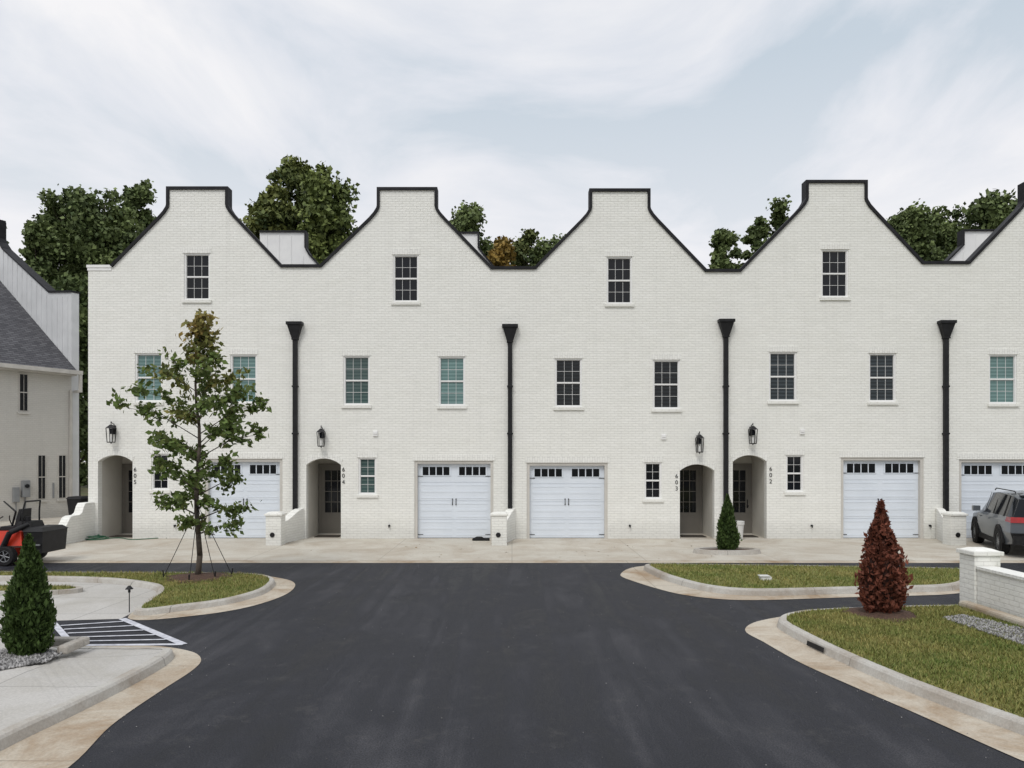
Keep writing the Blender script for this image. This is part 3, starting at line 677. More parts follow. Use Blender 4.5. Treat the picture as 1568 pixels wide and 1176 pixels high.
def grass(poly, dens, z, par, h=.045, box=None, exclude=None, c1=(.09,.15,.03), c2=(.32,.27,.10)):
    P = scatter_pts(poly, dens, box)
    if exclude is not None:
        for (ex, ey, er) in exclude: P = P[(P[:, 0]-ex)**2+(P[:, 1]-ey)**2 > er*er]
    n = len(P); a = RNG.random(n)*2*np.pi; H = h*(.5+RNG.random(n)); w = .007+.006*RNG.random(n)
    lean = (RNG.random((n, 2))-.5)*H[:, None]*1.4
    pz = np.full((n, 1), z); b0 = np.hstack([P-np.c_[np.cos(a), np.sin(a)]*w[:, None], pz]); b1 = np.hstack([P+np.c_[np.cos(a), np.sin(a)]*w[:, None], pz]); tp = np.hstack([P+lean, pz+H[:, None]])
    V = np.stack([b0, b1, tp], 1).reshape(-1, 3); F = np.arange(3*n).reshape(-1, 3)
    t = .5+.5*np.sin(P[:, 0]*1.7+2*np.sin(P[:, 1]*.9))*np.sin(P[:, 1]*2.3+P[:, 0]*.6)
    t2 = .5+.5*np.sin(P[:, 0]*6.1+3*np.sin(P[:, 1]*4.3))*np.sin(P[:, 1]*7.7+P[:, 0]*2.6)
    t = np.clip(t*.38+t2*.25+RNG.random(n)*.5-.08, 0, 1)[:, None]
    C = np.array(c1)*(1-t)+np.array(c2)*t; C *= (.65+.7*RNG.random((n, 1)))
    tinted('grass_blades', V, F, np.repeat(C, 3, 0), M['leafb'], par)
treeB = G(303, 884, .11); redB = G(1350, 941, .12)
grass(lawnB, 2600, .12, rB, .045, box=(3.5, -19.5, 8.15, -11.4), exclude=[(redB[0], redB[1], .52)])
grass(lawnB, 300, .12, rB, .05, box=(8.4, -19.5, 14, -11.4))
grass(lawnA, 1000, .12, rA, .05)
grass(lawn1, 1100, .10, r1, .05, box=(-14, -12, 0, -5), exclude=[(treeB[0], treeB[1], .55)])
grass(B, 900, .085, rO, .05)

def stones(name, P, z, size=.03, lo=.06, hi=.42):
    n = len(P); base = np.array([(1,0,0),(0,1,0),(-1,0,0),(0,-1,0),(0,0,1),(0,0,-1)], float)
    R = size*(.5+RNG.random((n, 1, 3))*.9); V = base[None]*R+(RNG.random((n, 6, 3))-.5)*size*.5
    V[:, :, :2] += P[:, None, :]; V[:, :, 2] += z+size*.3
    f = np.array([(0,1,4),(1,2,4),(2,3,4),(3,0,4),(1,0,5),(2,1,5),(3,2,5),(0,3,5)]); F = (f[None]+6*np.arange(n)[:, None, None]).reshape(-1, 3)
    g = lo+(hi-lo)*RNG.random((n, 1)); C = np.hstack([g, g*.98, g*.97])
    return tinted(name, V.reshape(-1, 3), F, np.repeat(C, 6, 0), M['leafb'])
bedL = [G(*p, .13) for p in [(-150,999),(60,996),(96,1001),(70,1014),(0,1027),(-150,1046)]]
bedR = [G(*p, .12) for p in [(1442,948),(1475,944),(1568,966),(1700,1000),(1700,1030),(1568,990),(1490,964)]]
sheet('gravel_bed_base', bedL, .134, 'stone'); stones('gravel', scatter_pts(bedL, 1900), .136, .024)
sheet('gravel_bed_base', bedR, .138, 'stone'); stones('gravel', scatter_pts(bedR, 1700), .14, .024)
gp_ = np.vstack([np.c_[RNG.uniform(-4, 4.2, 200), RNG.uniform(-19, -6, 200)], catmull([tuple(p) for p in gB[2:10]], 10)[:70]+RNG.normal(size=(70, 2))*.12, catmull([tuple(p) for p in gC[3:10]], 10)[:60]+RNG.normal(size=(60, 2))*.12])
stones('road_grit', gp_, .003, .007, .12, .35)
mb = MB(); a = G(70, 1000, .13); mb.box(a[0]-.5, a[0]+.32, a[1]+.35, a[1]+.50, .12, .24); mb.box(a[0]+.17, a[0]+.32, a[1]-.05, a[1]+.35, .12, .24); mb.build('bed_kerb', ['kerb'], None, bevel=.03)

def mound(name, x, y, r, z, h, mat='mulch', par=None):
    mb = MB(); n = 26; rings = 5; vs = []
    for k in range(rings):
        t = k/(rings-1); rr = r*(1-t)
        for i in range(n):
            q = 2*math.pi*i/n; w = 1+.10*math.sin(3*q+x)+.05*math.sin(7*q)
            vs.append((x+rr*w*math.cos(q), y+rr*w*math.sin(q), z+h*(1-(1-t)**2)*(1+.2*random.random())))
    mb.add(vs, [(k*n+i, k*n+(i+1) % n, (k+1)*n+(i+1) % n, (k+1)*n+i) for k in range(rings-1) for i in range(n)])
    mb.build(name, [mat], par, smooth=True)
mound('mulch_ring', treeB[0], treeB[1], .72, .105, .07); mound('mulch_ring', redB[0], redB[1], .62, .122, .07)

pc = G(1113, 847); rp = empty('planting_bed', (pc[0], pc[1], 0)); mb = MB(); n = 32
def el(rx, ry): return np.array([(pc[0]+rx*math.cos(2*math.pi*i/n), pc[1]+ry*math.sin(2*math.pi*i/n)) for i in range(n)])
loop_strip(mb, el(.98, .5), 0, el(.95, .47), .13); loop_strip(mb, el(.95, .47), .13, el(.8, .34), .13); loop_strip(mb, el(.8, .34), .13, el(.8, .34), .06)
mb.build('kerb', ['kerb'], rp); sheet('mulch', list(el(.81, .35)), .09, 'mulch', rp)

# ---------- foliage ----------
def unit(v): return v/(np.linalg.norm(v, axis=-1, keepdims=True)+1e-9)
def leafquads(P, size, elong, C, D=None, jit=.6):
    n = len(P); a = unit(RNG.normal(size=(n, 3)))
    if D is not None: a = unit(D+jit*RNG.normal(size=(n, 3)))
    b = unit(np.cross(a, unit(RNG.normal(size=(n, 3))))); s = size*(.6+.8*RNG.random((n, 1)))
    V = np.stack([P-a*s*elong*.5, P+b*s*.5-a*s*.1, P+a*s*elong*.5, P-b*s*.5-a*s*.1], 1).reshape(-1, 3)
    return V, np.arange(4*n).reshape(-1, 4), np.repeat(C, 4, 0)

def deciduous(name, x, y, H, R, zb, nl, ls, c1, c2, seed, ncl=70):
    rg = np.random.default_rng(seed); root = empty(name, (x, y, 0))
    rc = random.Random(seed); mb = MB()
    pts = [Vector((x+rc.uniform(-.15, .15)*(t > 0), y+rc.uniform(-.15, .15)*(t > 0), H*.9*t)) for t in [i/8 for i in range(9)]]
    tr = H*.013; mb.tube(pts, [tr*(1-.93*i/8)+.01 for i in range(9)], 9)
    zc = (H+zb)/2; hz = (H-zb)/2; cs = []
    while len(cs) < ncl:
        d = unit(rg.normal(size=3)); q = rg.random()**.4
        wob = .90+.08*math.sin(3*math.atan2(d[1], d[0])+seed)*math.cos(4*d[2]+seed*1.3)+.08*rg.random()
        cs.append(d*q*wob)
    cs = np.array(cs); rad = R*(.20+.17*rg.random(ncl)); tone = rg.random(ncl)
    cs[:, 0] /= np.abs(cs[:, 0]).max(); cs[:, 1] /= np.abs(cs[:, 1]).max(); cs[:, 2] = np.sign(cs[:, 2])*np.abs(cs[:, 2]/np.abs(cs[:, 2]).max())**.75
    cs = np.c_[x+cs[:, 0]*(R-rad*.75), y+cs[:, 1]*(R-rad*.75), zc+cs[:, 2]*(hz-rad*.85)]
    for i in range(0, ncl, 3):
        c = Vector(cs[i]); t = max(.12, min(.95, (c.z-R*.8)/(H*.9))); k = t*8; i0 = min(7, int(k)); s = pts[i0].lerp(pts[i0+1], k-i0)
        mid = s.lerp(c, .5)+Vector((0, 0, -.05*R)); r0 = tr*(1-t)*.35+.015
        mb.tube([s, mid, c], [r0, r0*.6, .01], 5)
    mb.build('trunk_and_limbs', ['bark'], root, smooth=True)
    w = rad**1.7/np.sum(rad**1.7); idx = rg.choice(ncl, nl, p=w)
    dd = unit(rg.normal(size=(nl, 3))); rr = rg.random((nl, 1))**.5*(1+.55*rg.random((nl, 1))**3)
    # ragged clumps: lumpy radius by direction
    lump = 1+.25*np.sin(dd[:, :1]*7+idx[:, None]*1.7)*np.sin(dd[:, 2:]*9+idx[:, None]*.9)
    P = cs[idx]+dd*rr*lump*rad[idx][:, None]*np.array([1.15, 1.15, .95])
    t = np.clip(tone[idx]*.6+rg.random(nl)*.5-.05+dd[:, 2]*.12, 0, 1)[:, None]
    C = (np.array(c1)*(1-t)+np.array(c2)*t)*(.65+.7*rg.random((nl, 1)))
    V, F, CC = leafquads(P, ls, 1.35, C)
    tinted('foliage', V, F, CC, M['leafb'], root)

DG, LG = (.050, .075, .028), (.17, .215, .08)
def bt(px, py, hw, d, nl, c1=DG, c2=LG, seed=1, ncl=70, zb=None, ls=.22):
    k = 1125/d; H = CAMH+(700-py)/k; R = hw/k
    deciduous('deciduous_tree', (px-784)/k, d-25, H, R, zb if zb is not None else H*.3, int(nl*1.8), ls, c1, c2, seed, ncl)
bt(158, 262, 60, 48, 14000, seed=3, ncl=120)
bt(98, 274, 48, 50, 11000, seed=5, ncl=100)
bt(206, 270, 34, 52, 8000, seed=8, ncl=70)
bt(56, 318, 30, 46, 6500, seed=9, ncl=60)
bt(118, 400, 60, 44, 9000, seed=81, ncl=60, zb=1)
bt(505, 252, 56, 46, 15000, c2=(.20, .24, .07), seed=11, ncl=110)
bt(415, 262, 40, 48, 11000, c2=(.23, .25, .075), seed=14, ncl=90)
bt(458, 239, 44, 50, 11000, c2=(.21, .24, .07), seed=15, ncl=90)
bt(718, 304, 50, 55, 13000, seed=17, ncl=110)
bt(765, 345, 38, 50, 9000, c1=(.11, .09, .024), c2=(.31, .20, .05), seed=19, ncl=70)
bt(850, 332, 40, 58, 12000, seed=23, ncl=90)
bt(806, 342, 34, 62, 8000, c2=(.19, .20, .065), seed=24, ncl=70)
bt(1060, 369, 26, 56, 5500, seed=29, ncl=60)
bt(1112, 350, 27, 52, 8000, seed=31, ncl=80)
bt(1190, 308, 34, 50, 11000, seed=37, ncl=110)
bt(1152, 324, 18, 54, 5000, seed=38, ncl=70)
bt(1520, 288, 50, 50, 14000, seed=41, ncl=120)
bt(1398, 316, 46, 54, 12000, seed=43, ncl=100)
bt(1455, 304, 50, 57, 12000, seed=44, ncl=110)
bt(1640, 262, 80, 52, 9000, seed=47, ncl=80)
bt(-22, 318, 40, 52, 8000, seed=49, ncl=70)
nn = 26000; xs = RNG.uniform(-75, 75, nn); top = 9.5+2.5*np.sin(xs*.31)+1.6*np.sin(xs*.83+1); P = np.c_[xs, 44+RNG.normal(size=nn)*2.2, top*RNG.random(nn)**.6]
t = (.5+.5*np.sin(xs*1.3+P[:, 2]))[:, None]*.6+RNG.random((nn, 1))*.4
V, F, CC = leafquads(P, .6, 1.3, np.array(DG)*(1-t)+np.array(LG)*.8*t); tinted('distant_trees', V, F, CC, M['leafb'])

def street_tree():
    x, y = treeB; z0 = .12; root = empty('staked_oak_tree', (x, y, z0)); rc = random.Random(21); rg = np.random.default_rng(21)
    mb = MB(); H = 5.75; pts = [Vector((x+.05*math.sin(i*1.3)*(i > 0), y+.04*math.cos(i*1.7)*(i > 0), z0+H*i/12)) for i in range(13)]
    mb.tube(pts, [.062*(1-.9*i/12)+.004 for i in range(13)], 9)
    zs = [1.15, 1.6, 2.2, 2.65, 3.1, 3.6, 4.0, 4.4, 4.9, 5.3, 5.8]; rs = [1.0, 1.2, 1.05, .95, 1.5, 1.45, 1.15, .9, .58, .32, .16]
    LP = []; LC = []; LD = []; nb = 46
    for i in range(nb):
        z = .95+4.75*(i/(nb-1)); L = np.interp(z+.35, zs, rs)*rc.choice([.5, .75, .9, 1.0, 1.08]); az = i*2.39996+rc.uniform(-.4, .4)
        up = .20+.5*(z/5.5)+rc.uniform(-.1, .15)
        k = min(z/H*12, 11.99); i0 = min(11, int(k)); s = pts[i0].lerp(pts[i0+1], k-i0)
        e = s+Vector((math.cos(az)*L, math.sin(az)*L, L*up-.08*L*L)); mid = s.lerp(e, .5)+Vector((0, 0, .10*L))
        mb.tube([s, mid, e], [.024*(1-z/7), .013*(1-z/7), .004], 5)
        nt = max(4, int(6*L+2)); wb = .25 if rc.random() < .18 else 0
        for j in range(nt):
            t = rc.uniform(.34, 1.04); b = s.lerp(mid, t*2) if t < .5 else mid.lerp(e, min(1, t*2-1))
            tw = Vector((rc.gauss(0, 1), rc.gauss(0, 1), rc.gauss(.1, .5))).normalized()*rc.uniform(.12, .34)
            mb.cyl(b, b+tw, .005, .002, 4)
            m = rc.randint(13, 25); tt = rg.random((m, 1))*1.1
            p = np.array(b)+np.array(tw)*tt+rg.normal(size=(m, 3))*.062
            warm = np.clip(np.clip((z-4.3)/1.5, 0, 1)*.55+wb+(rg.random((m, 1))-.6)*.34, 0, 1)
            g = np.array((.125, .18, .052)); o = np.array((.38, .23, .08)); c = (g*(1-warm)+o*warm)*(.45+1.0*rg.random((m, 1)))
            LP.append(p); LC.append(c); d = np.tile(np.array(tw), (m, 1)); LD.append(unit(d+np.array([0, 0, -.05])))
    mb.build('trunk_and_limbs', ['bark'], root, smooth=True)
    V, F, CC = leafquads(np.vstack(LP), .08, 1.7, np.vstack(LC), np.vstack(LD), .8); tinted('foliage', V, F, CC, M['leaf'], root)
    g = MB()
    for (dx, dy) in ((-.78, .05), (.62, .35), (.05, -.55), (.42, -.1)):
        g.cyl((x+dx*.02, y+dy*.02, z0+1.55), (x+dx, y+dy, z0), .008, n=6); g.cyl((x+dx, y+dy, z0-.02), (x+dx*1.03, y+dy*1.03, z0+.14), .016, n=6)
    g.ring((x, y, z0+1.55), (0, 0, 1), .06, .012, 12, 6); g.build('guy_wires', ['black'], root)
street_tree()
n = 260; P = np.vstack([np.c_[treeB[0]+RNG.normal(size=160)*1.0, treeB[1]+RNG.normal(size=160)*.7, np.full(160, .15)], np.c_[RNG.uniform(-6, 6, 100), RNG.uniform(-5.6, -.5, 100), np.full(100, .015)]])
P = P[(P[:, 2] < .1) | in_poly(P[:, :2], lawn1)]; n = len(P)
C = np.array((.20, .13, .05))*(.5+RNG.random((n, 1))); D = np.c_[RNG.normal(size=(n, 2)), np.zeros(n)]
a_ = unit(D); b_ = np.c_[-a_[:, 1], a_[:, 0], RNG.normal(size=n)*.2]; s_ = .022+.02*RNG.random((n, 1))
V = np.stack([P-a_*s_, P+b_*s_*.6, P+a_*s_, P-b_*s_*.6], 1).reshape(-1, 3); tinted('fallen_leaves', V, np.arange(4*n).reshape(-1, 4), np.repeat(C, 4, 0), M['leafb'])

def arbor(name, x, y, z0, cols, seed, n, tips, ls=.05, shagg=.12, jit=.35, prf=(.62, .85, 1, .82, .5, .25, .04)):
    rg = np.random.default_rng(seed); root = empty(name, (x, y, z0)); P = []; D = []; C = []
    mb = MB(); mb.cyl((x, y, z0-.03), (x, y, z0+.35), .035, .03, 8)
    for (ox, oy, oz, h, r, w) in tips:
        m = int(n*w); t = rg.random(m)**1.25; az = rg.random(m)*2*np.pi
        prof = np.interp(t, [0, .06, .25, .5, .75, .9, 1], prf)
        lump = 1+shagg*np.sin(az*5+t*17+seed)*np.sin(t*31+az*2)+shagg*.9*np.sin(az*7-t*40)+shagg*.8*np.sin(az*3+t*9+ox*20)
        q = (.62+.48*rg.random(m)**.6)*lump; rr = r*prof*q
        P.append(np.c_[x+ox+rr*np.cos(az), y+oy+rr*np.sin(az), z0+oz+.05+t*h+rg.normal(size=m)*.02])
        D.append(np.c_[np.cos(az)*.45, np.sin(az)*.45, np.full(m, 1.0)])
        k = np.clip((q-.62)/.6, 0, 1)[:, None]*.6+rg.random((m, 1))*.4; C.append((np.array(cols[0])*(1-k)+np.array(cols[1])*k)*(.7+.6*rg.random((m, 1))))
        tt = [0, .06, .25, .5, .75, .9, .97]; pr = [.58*p for p in prf]
        mb.tube([(x+ox, y+oy, z0+oz+.06+a*h) for a in tt], [r*b+.002 for b in pr], 12, 1)
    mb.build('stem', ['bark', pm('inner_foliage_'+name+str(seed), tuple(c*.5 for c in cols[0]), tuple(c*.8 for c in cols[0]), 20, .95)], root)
    V, F, CC = leafquads(np.vstack(P), ls, 2.0, np.vstack(C), np.vstack(D), jit); tinted('foliage', V, F, CC, M['leaf'], root)
gcol = ((.014, .030, .010), (.075, .12, .032))
a = G(44, 1001, .13); arbor('arborvitae_shrub', a[0], a[1], .13, gcol, 3, 13000, ls=.036, shagg=.16, jit=.45,
      tips=[(0, 0, 0, 1.52, .25, .5), (-.07, .03, 0, 1.30, .23, .2), (.07, -.03, 0, 1.18, .24, .2), (.02, -.08, .2, 1.1, .18, .1)])
arbor('arborvitae_shrub', pc[0]+.02, pc[1], .09, gcol, 4, 7000, ls=.045, shagg=.16,
      tips=[(0, 0, 0, 1.52, .24, .6), (-.05, .03, 0, 1.3, .23, .2), (.06, -.03, 0, 1.15, .23, .2)])
rcol = ((.045, .018, .013), (.235, .080, .050))
arbor('dead_red_arborvitae', redB[0], redB[1], .15, rcol, 5, 10500, ls=.042, shagg=.26, jit=.8, prf=(.25, .55, .92, 1, .7, .38, .06),
      tips=[(0, 0, 0, 1.80, .16, .26), (-.13, .05, 0, 1.42, .17, .16), (.14, -.05, 0, 1.30, .18, .16), (.08, .10, .1, 1.38, .16, .1), (-.21, -.08, 0, 1.05, .17, .14), (.23, .02, 0, .98, .17, .12), (0, -.14, 0, 1.05, .20, .14), (-.05, -.02, 1.0, .80, .08, .05), (.07, .02, 1.0, .60, .08, .04)])

# ---------- white brick wall at the right ----------
rw = empty('white_brick_wall', (8.25, -14, 0)); mb = MB()
mb.box(8.2, 8.48, -21, -12.05, .1, .80); mb.build('wall', ['brick'], rw, bevel=.006)
mb = MB(); mb.box(8.17, 8.51, -21, -12.06, .802, .86); mb.build('rowlock_cap', ['soldier'], rw, bevel=.008)
mb = MB(); mb.box(8.16, 8.62, -12.04, -11.60, .0, 1.04); mb.box(8.12, 8.66, -12.08, -11.56, 1.04, 1.11); mb.frus((8.15, 8.63, -12.05, -11.59, 1.11), (8.25, 8.53, -11.95, -11.69, 1.15)); mb.build('pier', ['brick'], rw, bevel=.008)
mb = MB(); mb.box(7.92, 8.10, -21, -11.95, .11, .24); mb.build('retaining_edge', ['gutter'], rw, bevel=.04)

a = G(1262, 1003); mb = MB(); b = G(1236, 991)
mb.add([(a[0]-.010, a[1], .03), (b[0]-.010, b[1], .03), (b[0]+.0, b[1], .10), (a[0]+.0, a[1], .10)], [(0, 1, 2, 3)])
mb.build('drain_inlet', ['black'])
a = G(1172, 888, .12); r = empty('utility_box', (*a, .12)); mb = MB(); mb.frus((a[0]-.13, a[0]+.13, a[1]-.1, a[1]+.1, .12), (a[0]-.11, a[0]+.11, a[1]-.08, a[1]+.08, .20)); mb.box(a[0]-.14, a[0]+.08, a[1]-.1, a[1]+.1, .20, .222); mb.build('housing', ['plate'], r, bevel=.01)
a = G(198, 938); r = empty('path_light', (*a, 0)); mb = MB(); mb.cyl((*a, 0), (*a, .45), .009, n=8); mb.cyl((*a, .42), (*a, .48), .07, .02, 14); mb.cyl((a[0], a[1], .36), (a[0], a[1], .42), .022, n=10); mb.build('post_and_shade', ['black'], r)
a = (FX(1127), -.35); r = empty('white_pot', (*a, 0)); mb = MB(); mb.tube([(*a, .01), (*a, .5), (*a, .52), (*a, .62)], [.11, .15, .17, .17], 16); mb.ring((*a, .62), (0, 0, 1), .16, .015, 18, 6); mb.build('pot', ['plate'], r)
a = G(145, 826); mb = MB()
for k in range(6):
    mb.ring((a[0]+random.uniform(-.12, .12), a[1]+random.uniform(-.1, .1), .03+.02*k), (random.uniform(-.08, .08), random.uniform(-.08, .08), 1), .34-.03*k, .014, 26, 6)
prev = (a[0]+.3, a[1], .025)
for i in range(18):
    nx = (a[0]+.3+i*.12, a[1]+.25*math.sin(i*.5), .025); mb.cyl(prev, nx, .014, n=6); prev = nx
mb.build('garden_hose', ['greenhose'])
a = G(737, 828); mb = MB(); mb.box(a[0]-.3, a[0]+.28, a[1]-.1, a[1]+.12, .01, .08); mb.frus((a[0]-.28, a[0]+.1, a[1]-.08, a[1]+.1, .08), (a[0]-.15, a[0]+.02, a[1]-.03, a[1]+.05, .14)); mb.build('black_tarp_bundle', ['rubber'], None, bevel=.03)

# ---------- mower ----------
def wheel(mb, c, axis, R, w, mt=0, mr=1, spokes=5):
    c = Vector(c); ax = Vector(axis).normalized()
    prof = [(-w/2, R*.62), (-w/2, R*.93), (-w*.36, R), (w*.36, R), (w/2, R*.93), (w/2, R*.62), (w*.3, R*.6)]
    u = ax.orthogonal().normalized(); v = ax.cross(u); n = 28; vs = []
    for i in range(n):
        d = u*math.cos(2*math.pi*i/n)+v*math.sin(2*math.pi*i/n)
        for (o, r) in prof: vs.append(c+ax*o+d*r)
    k = len(prof); mb.add(vs, [(i*k+j, ((i+1) % n)*k+j, ((i+1) % n)*k+j+1, i*k+j+1) for i in range(n) for j in range(k-1)], mt)
    mb.cyl(c-ax*w*.2, c+ax*w*.2, R*.6, n=24, m=mt)
    for s in (1, -1):
        mb.ring(c+ax*s*w*.36, ax, R*.58, R*.05, 28, 6, mr); mb.cyl(c+ax*s*w*.2, c+ax*s*w*.42, R*.14, n=12, m=mr)
    for i in range(spokes):
        d = u*math.cos(2*math.pi*i/spokes)+v*math.sin(2*math.pi*i/spokes)
        for s in (1, -1): mb.cyl(c+ax*s*w*.36+d*R*.1, c+ax*s*w*.32+d*R*.58, R*.07, R*.055, 6, mr)
mx, my = -12.75, -5.6
r = empty('riding_lawn_mower', (mx, my, 0)); mb = MB()
mb.box(mx-1.2, mx+.05, my-.28, my+.28, .28, .42, 0)
mb.frus((mx-1.25, mx-.35, my-.55, my+.5, .12), (mx-1.15, mx-.42, my-.50, my+.42, .34), 0)
mb.frus((mx-.72, mx+.18, my-.56, my+.42, .50), (mx-.62, mx+.12, my-.50, my+.36, .86), 0)
mb.frus((mx-1.15, mx-.72, my-.24, my+.24, .42), (mx-1.05, mx-.75, my-.2, my+.2, .62), 0)
mb.frus((mx-.2, mx+.26, my-.3, my+.3, .86), (mx-.12, mx+.2, my-.24, my+.24, 1.10), 1)
mb.cyl((mx+.04, my-.1, 1.10), (mx+.04, my-.1, 1.22), .07, n=12, m=1)
mb.frus((mx-.62, mx-.15, my-.25, my+.25, .86), (mx-.6, mx-.18, my-.24, my+.24, .97), 1)
mb.frus((mx-.24, mx-.12, my-.24, my+.24, .97), (mx-.14, mx-.06, my-.2, my+.2, 1.42), 1)
for s in (-1, 1):
    mb.tube([(mx+.05, my+s*.34, .5), (mx+.05, my+s*.34, 1.35), (mx+.10, my+s*.3, 1.62)], [.022]*3, 8, 1)
    mb.tube([(mx-.55, my+s*.3, .7), (mx-.72, my+s*.3, 1.1), (mx-.6, my+s*.12, 1.22)], [.016]*3, 6, 1)
    wheel(mb, (mx-.18, my+s*.62, .25), (0, s, 0), .25, .2, 2, 3, 6)
    wheel(mb, (mx-1.3, my+s*.4, .15), (0, s, 0), .15, .12, 2, 3, 5)
    mb.tube([(mx-1.3, my+s*.32, .18), (mx-1.3, my+s*.32, .42), (mx-1.1, my+s*.25, .42)], [.02]*3, 6, 0)
mb.cyl((mx+.10, my-.3, 1.62), (mx+.10, my+.3, 1.62), .022, n=8, m=1)
mb.frus((mx+.24, mx+.66, my-.5, my+.5, .30), (mx+.2, mx+.70, my-.54, my+.52, .86), 1)
mb.frus((mx+.17, mx+.73, my-.56, my+.54, .86), (mx+.24, mx+.62, my-.46, my+.42, .96), 1)
mb.box(mx+.26, mx+.64, my-.565, my-.53, .5, .54, 3)
mb.tube([(mx-.3, my-.62, .4), (mx-.05, my-.68, .85), (mx+.25, my-.4, 1.04)], [.07, .07, .06], 10, 1)
mb.tube([(mx-.4, my-.1, .9), (mx-.25, my-.15, 1.35), (mx-.6, my-.1, 1.62)], [.03, .025, .02], 6, 1)
mb.build('mower_body', ['red', 'black', 'rubber', 'silver'], r, bevel=.012)

